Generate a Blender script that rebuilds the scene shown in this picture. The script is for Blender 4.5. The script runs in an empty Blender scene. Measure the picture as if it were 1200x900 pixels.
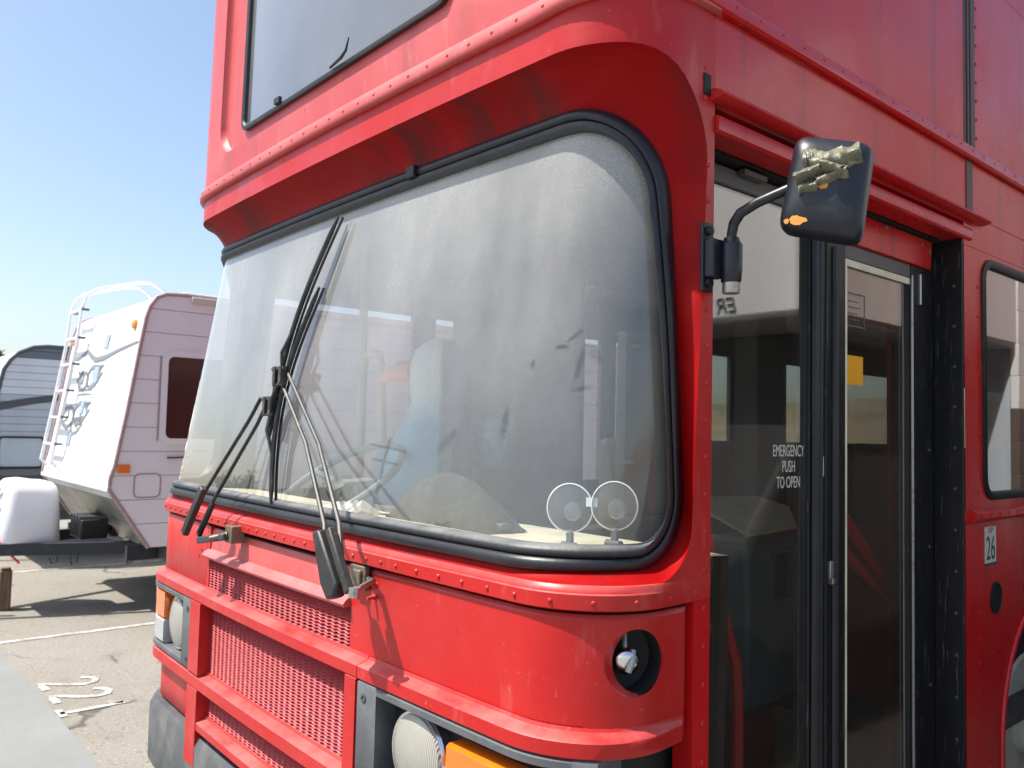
import bpy, bmesh, math, random
from mathutils import Vector, Matrix
random.seed(7)
sc = bpy.context.scene
COL = sc.collection
PI = math.pi

# ------------------------------------------------------------------ camera
cam_d = bpy.data.cameras.new('camera'); cam = bpy.data.objects.new('camera', cam_d); COL.objects.link(cam)
yaw, pitch, roll = math.radians(40.655), math.radians(3.27), math.radians(1.38)
fw = Vector((-math.cos(yaw)*math.cos(pitch), math.sin(yaw)*math.cos(pitch), math.sin(pitch)))
r0 = Vector((math.sin(yaw), math.cos(yaw), 0)); u0 = r0.cross(fw)
rt = r0*math.cos(roll) + u0*math.sin(roll); up = -r0*math.sin(roll) + u0*math.cos(roll)
M = Matrix((rt, up, -fw)).transposed().to_4x4(); M.translation = Vector((2.32, -1.123, 1.65))
cam.matrix_world = M
cam_d.sensor_width = 36; cam_d.lens = 28.98; cam_d.clip_start = .02; cam_d.clip_end = 3000
cam_d.dof.use_dof = True; cam_d.dof.focus_distance = 2.1; cam_d.dof.aperture_fstop = 6.3
sc.camera = cam
# ------------------------------------------------------------------ sky and sun
SUN = Vector((-.235, -.435, .869)).normalized()
world = bpy.data.worlds.new('World'); sc.world = world; world.use_nodes = True
nt = world.node_tree; bg = nt.nodes['Background']
sky = nt.nodes.new('ShaderNodeTexSky'); sky.sky_type = 'NISHITA'; sky.sun_disc = False
sky.sun_elevation = math.asin(SUN.z); sky.sun_rotation = math.atan2(SUN.x, SUN.y)
sky.air_density = 1.0; sky.dust_density = 2.8; sky.ozone_density = .6; sky.altitude = 300
nt.links.new(sky.outputs[0], bg.inputs[0]); bg.inputs[1].default_value = .15
sl = bpy.data.lights.new('sun', 'SUN'); so = bpy.data.objects.new('sun', sl); COL.objects.link(so)
sl.energy = 5.0; sl.angle = math.radians(.53); sl.color = (1, .955, .88)
so.rotation_euler = SUN.to_track_quat('Z', 'Y').to_euler(); so.location = SUN*60
sc.view_settings.view_transform = 'Standard'; sc.view_settings.look = 'None'
sc.view_settings.exposure = .64; sc.view_settings.gamma = 1
sc.render.engine = 'CYCLES'; sc.cycles.use_denoising = True
sc.cycles.max_bounces = 10; sc.cycles.transparent_max_bounces = 16; sc.cycles.glossy_bounces = 5
sc.cycles.caustics_reflective = False; sc.cycles.caustics_refractive = False

# ------------------------------------------------------------------ materials
def N(t, ty, **kw):
    n = t.nodes.new(ty)
    for k, v in kw.items():
        if k in n.inputs: n.inputs[k].default_value = v
        else: setattr(n, k, v)
    return n
def c4(c): return (c[0], c[1], c[2], 1)
def coords(t, scale=(1, 1, 1)):
    tc = N(t, 'ShaderNodeTexCoord'); mp = N(t, 'ShaderNodeMapping'); mp.inputs['Scale'].default_value = scale
    t.links.new(tc.outputs['Object'], mp.inputs['Vector']); return mp.outputs['Vector']
def noise_fac(t, scale, lo, hi, stretch=(1, 1, 1), detail=5, rough=.6):
    n = N(t, 'ShaderNodeTexNoise', Scale=scale, Detail=detail, Roughness=rough); t.links.new(coords(t, stretch), n.inputs['Vector'])
    r = N(t, 'ShaderNodeMapRange'); r.inputs[1].default_value = lo; r.inputs[2].default_value = hi
    t.links.new(n.outputs[0], r.inputs[0]); return r.outputs[0]
def mixc(t, fac, a, b):
    m = N(t, 'ShaderNodeMix', data_type='RGBA')
    if isinstance(fac, float): m.inputs[0].default_value = fac
    else: t.links.new(fac, m.inputs[0])
    for i, x in ((6, a), (7, b)):
        if isinstance(x, tuple): m.inputs[i].default_value = c4(x)
        else: t.links.new(x, m.inputs[i])
    return m.outputs[2]
def mul(t, a, k):
    m = N(t, 'ShaderNodeMath', operation='MULTIPLY'); t.links.new(a, m.inputs[0])
    if isinstance(k, (int, float)): m.inputs[1].default_value = k
    else: t.links.new(k, m.inputs[1])
    return m.outputs[0]
def pmat(name, base, rough=.5, metal=0., layers=(), bump=None, coat=0., spec=.5, rvar=None, dustup=None):
    """layers: (colour, scale, lo, hi, stretch, amount)"""
    m = bpy.data.materials.new(name); m.use_nodes = True; t = m.node_tree; b = t.nodes['Principled BSDF']
    b.inputs['Roughness'].default_value = rough; b.inputs['Metallic'].default_value = metal
    b.inputs['Coat Weight'].default_value = coat; b.inputs['Coat Roughness'].default_value = .12
    b.inputs['Specular IOR Level'].default_value = spec
    col = tuple(base); b.inputs['Base Color'].default_value = c4(base)
    for (c, s, lo, hi, st, am) in layers:
        col = mixc(t, mul(t, noise_fac(t, s, lo, hi, st), am), col, tuple(c))
    if dustup:   # pale dust that has settled on upward faces
        ge = N(t, 'ShaderNodeNewGeometry'); sx = N(t, 'ShaderNodeSeparateXYZ'); t.links.new(ge.outputs['Normal'], sx.inputs[0])
        r = N(t, 'ShaderNodeMapRange'); r.inputs[1].default_value = .25; r.inputs[2].default_value = .9; t.links.new(sx.outputs[2], r.inputs[0])
        col = mixc(t, mul(t, mul(t, r.outputs[0], noise_fac(t, 7, .25, .6)), dustup[1]), col, tuple(dustup[0]))
    if not isinstance(col, tuple): t.links.new(col, b.inputs['Base Color'])
    if rvar:
        f = noise_fac(t, rvar[0], .35, .7); mr = N(t, 'ShaderNodeMapRange'); mr.inputs[3].default_value = rvar[1]; mr.inputs[4].default_value = rvar[2]
        t.links.new(f, mr.inputs[0]); t.links.new(mr.outputs[0], b.inputs['Roughness'])
    if bump:
        n = N(t, 'ShaderNodeTexNoise', Scale=bump[0], Detail=3); t.links.new(coords(t, bump[2] if len(bump) > 2 else (1, 1, 1)), n.inputs['Vector'])
        bp = N(t, 'ShaderNodeBump', Strength=bump[1], Distance=.01); t.links.new(n.outputs[0], bp.inputs['Height'])
        t.links.new(bp.outputs[0], b.inputs['Normal'])
    return m
V1 = (1, 1, 1); VS = (1, 1, .12); VSS = (6, 6, .25)
MT = {}
MT['red'] = pmat('red_paint', (.44, .010, .009), .38, layers=[((.48, .035, .030), 1.7, .40, .68, V1, .75), ((.34, .010, .010), 6, .54, .74, (1, 1, .2), .5), ((.52, .12, .10), 11, .60, .74, (1.5, 1.5, .35), .45), ((.50, .20, .18), 75, .66, .74, V1, .5), ((.10, .02, .02), 48, .69, .74, V1, .75)], bump=(38, .06), coat=.04, rvar=(5, .30, .52), spec=.34, dustup=((.50, .20, .18), .5))
MT['red_faded'] = pmat('faded_red_paint', (.48, .060, .058), .45, layers=[((.54, .115, .11), 1.8, .36, .68, (1, 1, .5), .85), ((.22, .06, .06), 2.2, .57, .78, (2.2, 2.2, .16), .7), ((.56, .19, .18), 14, .60, .74, (1.5, 1.5, .4), .5), ((.16, .05, .05), 46, .68, .74, V1, .6)], bump=(26, .05), coat=.04, rvar=(5, .38, .54), spec=.4, dustup=((.52, .24, .23), .5))
MT['red_side'] = pmat('side_red_paint', (.50, .008, .010), .28, layers=[((.55, .050, .040), 1.1, .38, .72, V1, .75), ((.16, .016, .018), 2.6, .55, .74, VSS, .65), ((.40, .02, .02), 5, .52, .75, (1, 1, .25), .4), ((.50, .14, .11), 70, .68, .75, V1, .4), ((.08, .02, .02), 40, .70, .75, V1, .6)], bump=(10, .02), coat=.08, rvar=(3.2, .18, .40), spec=.38)
MT['red_shade_tone'] = pmat('brow_shade_red', (.30, .002, .003), .55, layers=[((.07, .016, .014), 2.9, .50, .66, (1.8, .4, .4), .85), ((.5, .02, .015), 5, .5, .8, V1, .4)], bump=(40, .03), coat=.0, spec=.12)  # same body red, darkened to paint in the brow's shade, plus dark smears
MT['rail_red'] = pmat('red_hand_rail', (.66, .03, .03), .35)
MT['red_dull'] = pmat('dull_red_rail', (.22, .010, .014), .45, bump=(40, .05))
MT['grille'] = pmat('grille_red', (.40, .050, .055), .5, layers=[((.3, .03, .03), 7, .5, .75, V1, .6), ((.55, .2, .18), 30, .6, .75, V1, .5)])
MT['black'] = pmat('black_rubber', (.009, .009, .010), .5, layers=[((.05, .05, .05), 22, .55, .8, V1, .6)], bump=(90, .06))
MT['gasket'] = pmat('window_gasket_rubber', (.009, .010, .013), .40, layers=[((.03, .032, .037), 6, .45, .75, V1, .6)], bump=(70, .05))
MT['gasket_grey'] = pmat('weathered_gasket_rubber', (.028, .030, .035), .5, layers=[((.012, .012, .014), 12, .52, .7, V1, .6), ((.09, .09, .09), 30, .58, .75, V1, .5)], dustup=((.22, .22, .21), .7), bump=(70, .15))
MT['doorblack'] = pmat('door_black_paint', (.010, .010, .011), .42, layers=[((.14, .13, .12), 40, .60, .70, (3, 3, .25), .6), ((.045, .038, .032), 5, .5, .8, VS, .6)], spec=.3)
MT['bolt'] = pmat('painted_bolt', (.06, .06, .065), .4)
MT['greyplastic'] = pmat('grey_lamp_surround', (.085, .09, .097), .5, layers=[((.2, .2, .2), 12, .45, .75, V1, .5)], bump=(60, .06))
MT['bumper'] = pmat('grey_bumper', (.075, .08, .083), .55, layers=[((.2, .19, .18), 8, .45, .75, V1, .6)], bump=(40, .08))
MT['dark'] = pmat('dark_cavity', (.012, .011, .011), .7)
MT['wiper'] = pmat('wiper_black', (.010, .010, .011), .45, layers=[((.07, .067, .06), 18, .5, .72, (1, 1, .5), .7)], bump=(60, .05))
MT['wiper_worn'] = pmat('wiper_worn_metal', (.035, .033, .029), .5, metal=.0, layers=[((.012, .012, .012), 25, .45, .65, (1, 1, .3), .85), ((.16, .15, .13), 45, .60, .70, V1, .6)])
MT['steel'] = pmat('dull_steel', (.42, .41, .38), .42, metal=.85, layers=[((.2, .13, .08), 30, .55, .7, V1, .7)])
MT['chrome'] = pmat('chrome', (.75, .75, .75), .14, metal=1.)
MT['brass'] = pmat('worn_bracket', (.20, .16, .11), .5, metal=.5, layers=[((.1, .07, .05), 40, .5, .7, V1, .8)])
MT['amber'] = pmat('amber_lens', (.85, .17, .01), .14, layers=[((.6, .09, .005), 30, .5, .7, (1, 1, 4), .5)], coat=.6)
MT['amber_light'] = pmat('amber_marker', (.85, .26, .03), .3, coat=.4)
MT['clear'] = pmat('clear_fluted_lens', (.62, .63, .61), .16, layers=[((.36, .37, .37), 18, .45, .7, (6, 6, .4), .6)], bump=(70, .35, (4, 4, .3)), coat=.8)
MT['lamp'] = pmat('headlamp_lens', (.30, .29, .25), .12, layers=[((.4, .4, .37), 26, .42, .7, (5, 5, .5), .6)], bump=(70, .35, (4, 4, .3)), coat=1.)
def lens(name, base):
    m = pmat(name, base, .12, coat=.8); t = m.node_tree; b = t.nodes['Principled BSDF']
    w = N(t, 'ShaderNodeTexWave', Scale=62, Distortion=.8); w.bands_direction = 'X'; t.links.new(coords(t), w.inputs['Vector'])
    bp = N(t, 'ShaderNodeBump', Strength=.35, Distance=.004); t.links.new(w.outputs['Fac'], bp.inputs['Height']); t.links.new(bp.outputs[0], b.inputs['Normal'])
    t.links.new(mixc(t, w.outputs['Fac'], tuple(base), tuple(c*.72 for c in base)), b.inputs['Base Color']); return m
MT['lamp'] = lens('fluted_headlamp_lens', (.40, .385, .33)); MT['clear'] = lens('fluted_clear_lens', (.55, .56, .55))
MT['mirror_black'] = pmat('mirror_housing', (.010, .012, .019), .38, layers=[((.05, .05, .05), 25, .58, .75, V1, .5)], bump=(60, .05))
MT['orange'] = pmat('orange_undercoat', (.72, .28, .04), .5, layers=[((.5, .18, .03), 60, .5, .7, V1, .6)])
MT['tape'] = pmat('grey_tape', (.17, .165, .11), .42, layers=[((.07, .07, .055), 30, .45, .68, V1, .7), ((.42, .38, .24), 45, .55, .7, V1, .7)], bump=(120, .3))
MT['cream'] = pmat('cream_trim', (.74, .68, .50), .6, layers=[((.42, .38, .27), 9, .45, .75, V1, .7)], bump=(60, .06))
MT['brown'] = pmat('brown_trim', (.16, .115, .075), .6, layers=[((.08, .06, .04), 5, .4, .75, V1, .7)])
MT['greytrim'] = pmat('grey_trim', (.105, .10, .095), .5, layers=[((.06, .06, .06), 4, .4, .7, V1, .6)])
MT['interior'] = pmat('interior_panel', (.24, .22, .19), .6, layers=[((.15, .14, .12), 3, .4, .7, V1, .6)])
MT['floor'] = pmat('bus_floor', (.045, .042, .04), .7, layers=[((.09, .08, .07), 8, .4, .7, V1, .7)])
MT['seat'] = pmat('blue_seat_fabric', (.16, .28, .38), .85, layers=[((.34, .42, .46), 30, .4, .7, V1, .7)])
MT['seatgrey'] = pmat('grey_head_rest', (.30, .33, .34), .8)
MT['bluebox'] = pmat('blue_grey_box', (.10, .15, .18), .35, layers=[((.2, .24, .26), 8, .45, .75, V1, .5)])
MT['white'] = pmat('white_paint', (.72, .71, .69), .4, layers=[((.55, .53, .5), 4, .45, .75, V1, .5)])
MT['steerblue'] = pmat('steering_wheel_grip', (.13, .17, .19), .45)
MT['trailer_white'] = pmat('trailer_white', (.74, .735, .73), .4, layers=[((.62, .6, .58), 3, .45, .75, VS, .5)], bump=(14, .04, (1, 1, 6)))
MT['trailer_side'] = pmat('trailer_white_shade_tint', (.80, .765, .785), .42, layers=[((.72, .68, .70), 3, .45, .75, VS, .5)], bump=(14, .04, (1, 1, 6)))  # lavender cast of the shaded side put into the white
MT['trim_pink'] = pmat('trailer_edge_trim', (.40, .27, .27), .5, layers=[((.2, .13, .12), 30, .5, .7, V1, .7)])
MT['trailer_grey'] = pmat('trailer_grey', (.46, .51, .56), .4, layers=[((.27, .32, .37), 3, .4, .75, VS, .5)])
MT['trailer_lgrey'] = pmat('trailer_light_grey', (.64, .68, .71), .35, layers=[((.48, .52, .56), 3, .4, .75, VS, .5)])
MT['trailer_dark'] = pmat('trailer_dark_grey', (.06, .07, .08), .45)
MT['trailer_mid'] = pmat('trailer_slate', (.13, .15, .17), .45)
MT['metalplate'] = pmat('dull_tread_plate', (.44, .43, .40), .36, metal=.75, layers=[((.25, .24, .22), 5, .4, .7, V1, .8), ((.6, .58, .5), 40, .58, .7, (1, 1, 2), .5)], bump=(60, .4))
MT['frame_black'] = pmat('chassis_black', (.018, .022, .03), .5, layers=[((.07, .07, .07), 20, .55, .75, V1, .6)])
MT['gloss_white'] = pmat('white_plastic', (.76, .76, .79), .35, layers=[((.66, .66, .68), 5, .45, .75, V1, .5)])
MT['redcord'] = pmat('red_cord', (.55, .03, .04), .5)
MT['wood'] = pmat('weathered_wood', (.25, .17, .10), .8, layers=[((.12, .08, .05), 6, .4, .65, (8, 8, .6), .8)], bump=(30, .5, (8, 8, .6)))
MT['decal_grey'] = pmat('grey_decal', (.17, .185, .21), .45, layers=[((.26, .28, .31), 30, .4, .7, V1, .5)])
MT['decal_blue'] = pmat('blue_grey_decal', (.30, .40, .52), .4)
MT['decal_dark'] = pmat('dark_decal', (.05, .055, .06), .4)
MT['decal_brown'] = pmat('brown_decal', (.10, .075, .06), .45)
MT['sticker'] = pmat('sticker_white', (.58, .55, .48), .4, layers=[((.45, .42, .36), 40, .5, .75, V1, .5)])
MT['yellow'] = pmat('yellow_sticker', (.80, .36, .01), .4)
MT['lettering'] = pmat('worn_white_lettering', (.58, .56, .48), .5)
MT['line'] = pmat('worn_white_road_paint', (.54, .53, .49), .7, layers=[((.25, .23, .195), 11, .46, .58, V1, .85), ((.27, .25, .21), 45, .50, .60, V1, .85)], bump=(120, .3))
MT['tyre'] = pmat('tyre_rubber', (.022, .021, .02), .7, bump=(60, .2))
MT['rim'] = pmat('cream_wheel_paint', (.60, .57, .47), .4, layers=[((.3, .26, .2), 12, .5, .75, V1, .6)])
MT['leaf'] = pmat('leaf_green', (.055, .075, .03), .6, layers=[((.10, .11, .045), 4, .4, .7, V1, .8)])
MT['bark'] = pmat('bark', (.11, .08, .055), .85, bump=(25, .5))
MT['pole'] = pmat('pole_wood', (.10, .075, .055), .85)
MT['tan'] = pmat('tan_rail', (.46, .34, .24), .45)
MT['clearplastic_rim'] = pmat('clear_plastic_rim', (.70, .72, .72), .25, coat=.6)
MT['mounddark'] = pmat('dark_mound', (.022, .022, .018), .9, layers=[((.05, .05, .04), 30, .4, .7, V1, .8)], bump=(90, .6))
MT['tan_orange'] = pmat('orange_felt', (.62, .22, .10), .85)
MT['dashdark'] = pmat('dark_brown_trim', (.055, .042, .03), .6, layers=[((.1, .08, .055), 6, .45, .7, V1, .6)])
MT['hill'] = pmat('dry_hill', (.22, .17, .11), .9, layers=[((.12, .12, .06), .05, .45, .65, V1, .8)])

def glass(name, tint=(.8, .82, .8), dust=0., dust_col=(.6, .59, .55), refl=1.0, speck=0., lo=.35, hi=.7, marks=()):
    m = bpy.data.materials.new(name); m.use_nodes = True; t = m.node_tree
    out = t.nodes['Material Output']; t.nodes.remove(t.nodes['Principled BSDF'])
    tr = N(t, 'ShaderNodeBsdfTransparent'); tr.inputs[0].default_value = c4(tint)
    gl = N(t, 'ShaderNodeBsdfGlossy'); gl.inputs['Roughness'].default_value = .012; gl.inputs[0].default_value = (1, 1, 1, 1)
    lw = N(t, 'ShaderNodeLayerWeight'); lw.inputs[0].default_value = .5
    pw = N(t, 'ShaderNodeMath', operation='POWER'); pw.inputs[1].default_value = 5; t.links.new(lw.outputs['Facing'], pw.inputs[0])
    ma = N(t, 'ShaderNodeMath', operation='MULTIPLY_ADD'); ma.inputs[1].default_value = .957; ma.inputs[2].default_value = .043; t.links.new(pw.outputs[0], ma.inputs[0])
    f2 = mul(t, ma.outputs[0], refl); cl = N(t, 'ShaderNodeMath', operation='MINIMUM'); cl.inputs[1].default_value = .95; t.links.new(f2, cl.inputs[0])
    mx = N(t, 'ShaderNodeMixShader'); t.links.new(cl.outputs[0], mx.inputs[0]); t.links.new(tr.outputs[0], mx.inputs[1]); t.links.new(gl.outputs[0], mx.inputs[2])
    sh = mx.outputs[0]
    if dust > 0:
        df = N(t, 'ShaderNodeBsdfDiffuse'); df.inputs[0].default_value = c4(dust_col)
        a = noise_fac(t, 1.7, lo, hi, (1, 1, .6), 6); mr = N(t, 'ShaderNodeMapRange'); mr.inputs[3].default_value = dust*.6; mr.inputs[4].default_value = dust*1.3
        t.links.new(a, mr.inputs[0]); fac = mr.outputs[0]
        g = noise_fac(t, 260, .35, .7, V1, 2); mr2 = N(t, 'ShaderNodeMapRange'); mr2.inputs[3].default_value = .85; mr2.inputs[4].default_value = 1.15
        t.links.new(g, mr2.inputs[0]); fac = mul(t, fac, mr2.outputs[0])
        streak = noise_fac(t, 9, .35, .75, (1.4, 1, .10), 4); mr3 = N(t, 'ShaderNodeMapRange'); mr3.inputs[3].default_value = .93; mr3.inputs[4].default_value = 1.06
        t.links.new(streak, mr3.inputs[0]); fac = mul(t, fac, mr3.outputs[0])
        if speck > 0:
            tc = N(t, 'ShaderNodeTexCoord'); sp = N(t, 'ShaderNodeSeparateXYZ'); t.links.new(tc.outputs['Object'], sp.inputs[0])
            zr = N(t, 'ShaderNodeMapRange'); zr.inputs[1].default_value = 1.42; zr.inputs[2].default_value = 2.2; zr.inputs[3].default_value = .5; zr.inputs[4].default_value = 1.35
            t.links.new(sp.outputs[2], zr.inputs[0]); fac = mul(t, fac, zr.outputs[0])
            vo = N(t, 'ShaderNodeTexVoronoi', Scale=95); t.links.new(coords(t), vo.inputs['Vector'])
            vr = N(t, 'ShaderNodeMapRange'); vr.inputs[1].default_value = .04; vr.inputs[2].default_value = .13; vr.inputs[3].default_value = 1; vr.inputs[4].default_value = 0
            t.links.new(vo.outputs['Distance'], vr.inputs[0])
            gate = noise_fac(t, 13, .50, .66, V1, 5)
            ad = N(t, 'ShaderNodeMath', operation='ADD'); t.links.new(fac, ad.inputs[0]); t.links.new(mul(t, mul(t, vr.outputs[0], gate), speck), ad.inputs[1]); fac = ad.outputs[0]
        for (cx, cz, ang, la, lb, am) in marks:
            cv = N(t, 'ShaderNodeTexCoord'); mp_ = N(t, 'ShaderNodeMapping', vector_type='TEXTURE'); mp_.inputs['Location'].default_value = (cx, 0, cz); mp_.inputs['Rotation'].default_value = (0, ang, 0); mp_.inputs['Scale'].default_value = (la, 1e3, lb)
            t.links.new(cv.outputs['Object'], mp_.inputs['Vector']); ln = N(t, 'ShaderNodeVectorMath', operation='LENGTH'); t.links.new(mp_.outputs[0], ln.inputs[0])
            ad2 = N(t, 'ShaderNodeMath', operation='ADD'); t.links.new(ln.outputs['Value'], ad2.inputs[0]); t.links.new(mul(t, noise_fac(t, 40, .3, .7), .6), ad2.inputs[1])
            mr_ = N(t, 'ShaderNodeMapRange'); mr_.inputs[1].default_value = .7; mr_.inputs[2].default_value = 1.35; mr_.inputs[3].default_value = 1-am; mr_.inputs[4].default_value = 1
            t.links.new(ad2.outputs[0], mr_.inputs[0]); fac = mul(t, fac, mr_.outputs[0])
        m2 = N(t, 'ShaderNodeMixShader'); t.links.new(fac, m2.inputs[0]); t.links.new(sh, m2.inputs[1]); t.links.new(df.outputs[0], m2.inputs[2]); sh = m2.outputs[0]
    t.links.new(sh, out.inputs[0]); return m
MT['windscreen'] = glass('dusty_windscreen_glass', (.92, .94, .95), .205, (.82, .82, .785), 1.5, .34, marks=((.90, 1.665, .1, .014, .045, .5), (1.075, 1.80, .15, .008, .05, .45), (1.085, 1.745, 1.2, .007, .022, .45), (1.10, 1.815, -.6, .010, .022, .4), (1.035, 1.835, 1.5, .006, .018, .6), (.965, 1.80, .4, .008, .012, .5), (1.06, 1.86, .8, .006, .022, .5), (.70, 1.62, .9, .020, .055, .35)))
MT['doorglass'] = glass('door_glass', (.80, .79, .75), .02, (.5, .47, .4), 2.7, .0)
MT['sideglass'] = glass('side_window_glass', (.5, .5, .48), .06, (.5, .48, .42), 2.6, .0)
MT['upperglass'] = glass('upper_deck_glass', (.25, .27, .28), .22, (.5, .51, .52), 2.6, .0)  # dust veil raised to imitate the reflected hazy sky
MT['farglass'] = glass('far_side_glass', (.75, .77, .77), .10, (.5, .5, .48), 1.0)
MT['disc'] = glass('clear_plastic_disc', (.93, .94, .94), .10, (.7, .72, .72), 1.0)
MT['rvwin'] = pmat('dark_trailer_window', (.07, .016, .014), .12, coat=.6)
MT['rvglass'] = pmat('blue_trailer_window', (.42, .50, .56), .12, coat=.6)

# asphalt with pale chips, tar cracks; concrete with a darker joint
def asphalt():
    m = pmat('sun_bleached_asphalt', (.225, .208, .175), .9, layers=[((.275, .256, .22), .55, .4, .7, V1, .7), ((.13, .115, .095), 34, .55, .68, V1, .8), ((.40, .375, .32), 52, .56, .68, V1, .75), ((.17, .15, .12), 2.6, .54, .75, V1, .6), ((.06, .055, .05), 9, .70, .74, V1, .7)], bump=(160, .6))
    t = m.node_tree; b = t.nodes['Principled BSDF']; src = b.inputs['Base Color'].links[0].from_socket
    w = N(t, 'ShaderNodeTexNoise', Scale=1.6, Detail=3); v = coords(t); t.links.new(v, w.inputs['Vector'])
    ad = N(t, 'ShaderNodeVectorMath', operation='MULTIPLY_ADD'); ad.inputs[1].default_value = (.9, .9, 0); t.links.new(w.outputs['Color'], ad.inputs[0]); t.links.new(v, ad.inputs[2])
    vo = N(t, 'ShaderNodeTexVoronoi', feature='DISTANCE_TO_EDGE', Scale=.55); t.links.new(ad.outputs[0], vo.inputs['Vector'])
    r = N(t, 'ShaderNodeMapRange'); r.inputs[1].default_value = .004; r.inputs[2].default_value = .012; r.inputs[3].default_value = .8; r.inputs[4].default_value = 0
    t.links.new(vo.outputs['Distance'], r.inputs[0])
    g = noise_fac(t, .9, .5, .56, V1, 2)
    t.links.new(mixc(t, mul(t, r.outputs[0], g), src, (.06, .055, .05)), b.inputs['Base Color']); return m
MT['asphalt'] = asphalt()
MT['concrete'] = pmat('grey_concrete', (.19, .198, .19), .85, layers=[((.25, .255, .243), .9, .4, .7, V1, .7), ((.19, .19, .185), 3, .5, .75, (1, .3, 1), .5), ((.2, .2, .19), 70, .58, .72, V1, .4)], bump=(120, .3))

# ------------------------------------------------------------------ mesh helpers
class MB:
    def __init__(s): s.v = []; s.f = []; s.mi = []
    def add(s, vs, fs, mi=0):
        o = len(s.v); s.v += [tuple(p) for p in vs]; s.f += [tuple(i+o for i in f) for f in fs]; s.mi += [mi]*len(fs); return s
    def box(s, a, b, mi=0):
        x0, y0, z0 = a; x1, y1, z1 = b
        return s.add([(x0, y0, z0), (x1, y0, z0), (x1, y1, z0), (x0, y1, z0), (x0, y0, z1), (x1, y0, z1), (x1, y1, z1), (x0, y1, z1)],
                     [(0, 3, 2, 1), (4, 5, 6, 7), (0, 1, 5, 4), (1, 2, 6, 5), (2, 3, 7, 6), (3, 0, 4, 7)], mi)
    def bar(s, p, q, w, h, upv=(0, 0, 1), mi=0):
        p = Vector(p); q = Vector(q); d = (q-p).normalized(); sd = d.cross(Vector(upv))
        if sd.length < 1e-4: sd = d.cross(Vector((0, 1, 0)))
        sd.normalize(); n = sd.cross(d); vs = []
        for c in (p, q):
            for a, b in ((-1, -1), (1, -1), (1, 1), (-1, 1)): vs.append(c+sd*a*w/2+n*b*h/2)
        return s.add(vs, [(0, 1, 2, 3), (7, 6, 5, 4), (0, 4, 5, 1), (1, 5, 6, 2), (2, 6, 7, 3), (3, 7, 4, 0)], mi)
    def grid(s, rows, cu=False, cv=False, mi=0):
        n = len(rows); m = len(rows[0]); vs = [p for r in rows for p in r]; fs = []
        for i in range(n if cu else n-1):
            for j in range(m if cv else m-1):
                i2 = (i+1) % n; j2 = (j+1) % m; fs.append((i*m+j, i*m+j2, i2*m+j2, i2*m+j))
        return s.add(vs, fs, mi)
    def ngon(s, pts, mi=0): return s.add(pts, [tuple(range(len(pts)))], mi)
    def prism(s, pts, vec, mi=0):
        v = Vector(vec); n = len(pts); a = [Vector(p) for p in pts]; b = [p+v for p in a]
        return s.add(a+b, [tuple(range(n-1, -1, -1)), tuple(range(n, 2*n))]+[(i, (i+1) % n, n+(i+1) % n, n+i) for i in range(n)], mi)
    def tube(s, pts, r, n=10, closed=False, mi=0, flat=None):
        P = [Vector(p) for p in pts]; k = len(P); rows = []; ref = None
        for i in range(k):
            if closed: d = (P[(i+1) % k]-P[i-1])
            else: d = P[min(i+1, k-1)]-P[max(i-1, 0)]
            d.normalize()
            if ref is None: ref = Vector((0, 0, 1)) if abs(d.z) < .9 else Vector((1, 0, 0))
            a = ref-d*ref.dot(d); a.normalize(); ref = a; b = d.cross(a)
            rr = r[i] if isinstance(r, (list, tuple)) else r
            rows.append([P[i]+(a*math.cos(2*PI*j/n)+b*math.sin(2*PI*j/n)*(flat or 1))*rr for j in range(n)])
        s.grid(rows, cu=closed, cv=True, mi=mi)
        if not closed: s.ngon(rows[0][::-1], mi); s.ngon(rows[-1], mi)
        return s
    def lathe(s, c, ax, prof, n=24, mi=0, caps=True):
        """prof: (radius, height along ax)"""
        c = Vector(c); ax = Vector(ax).normalized(); a = ax.orthogonal().normalized(); b = ax.cross(a)
        rows = [[c+ax*h+(a*math.cos(2*PI*j/n)+b*math.sin(2*PI*j/n))*r for j in range(n)] for r, h in prof]
        s.grid(rows, cv=True, mi=mi)
        if caps: s.ngon(rows[0][::-1], mi); s.ngon(rows[-1], mi)
        return s
    def dome(s, c, nrm, r, h, n=8, mi=0):
        return s.lathe(c, nrm, [(r, -.002), (r, h*.3), (r*.72, h*.8), (r*.2, h)], n, mi)
    def build(s, name, mats, parent=None, smooth=True, ang=35, bevel=0, kind=None, recalc=True):
        me = bpy.data.meshes.new(name); me.from_pydata(s.v, [], s.f)
        if not isinstance(mats, (list, tuple)): mats = [mats]
        for m in mats: me.materials.append(MT[m] if isinstance(m, str) else m)
        for p, i in zip(me.polygons, s.mi): p.material_index = i
        if recalc:
            bm = bmesh.new(); bm.from_mesh(me); bmesh.ops.recalc_face_normals(bm, faces=bm.faces); bm.to_mesh(me); bm.free()
        if smooth:
            for p in me.polygons: p.use_smooth = True
            me.set_sharp_from_angle(angle=math.radians(ang))
        me.update(); o = bpy.data.objects.new(name, me); COL.objects.link(o)
        if parent: o.parent = parent
        if bevel:
            b = o.modifiers.new('bevel', 'BEVEL'); b.width = bevel; b.segments = 2; b.limit_method = 'ANGLE'; b.harden_normals = False
        if kind: o['kind'] = kind
        return o
def empty(name, loc=(0, 0, 0), rz=0):
    o = bpy.data.objects.new(name, None); COL.objects.link(o); o.location = loc; o.rotation_euler = (0, 0, rz); o.empty_display_size = .2; return o
def tag(o, label=None, cat=None, group=None, kind=None):
    if label: o['label'] = label
    if cat: o['category'] = cat
    if group: o['group'] = group
    if kind: o['kind'] = kind
    return o
def lerp(a, b, t): return a+(b-a)*t
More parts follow.
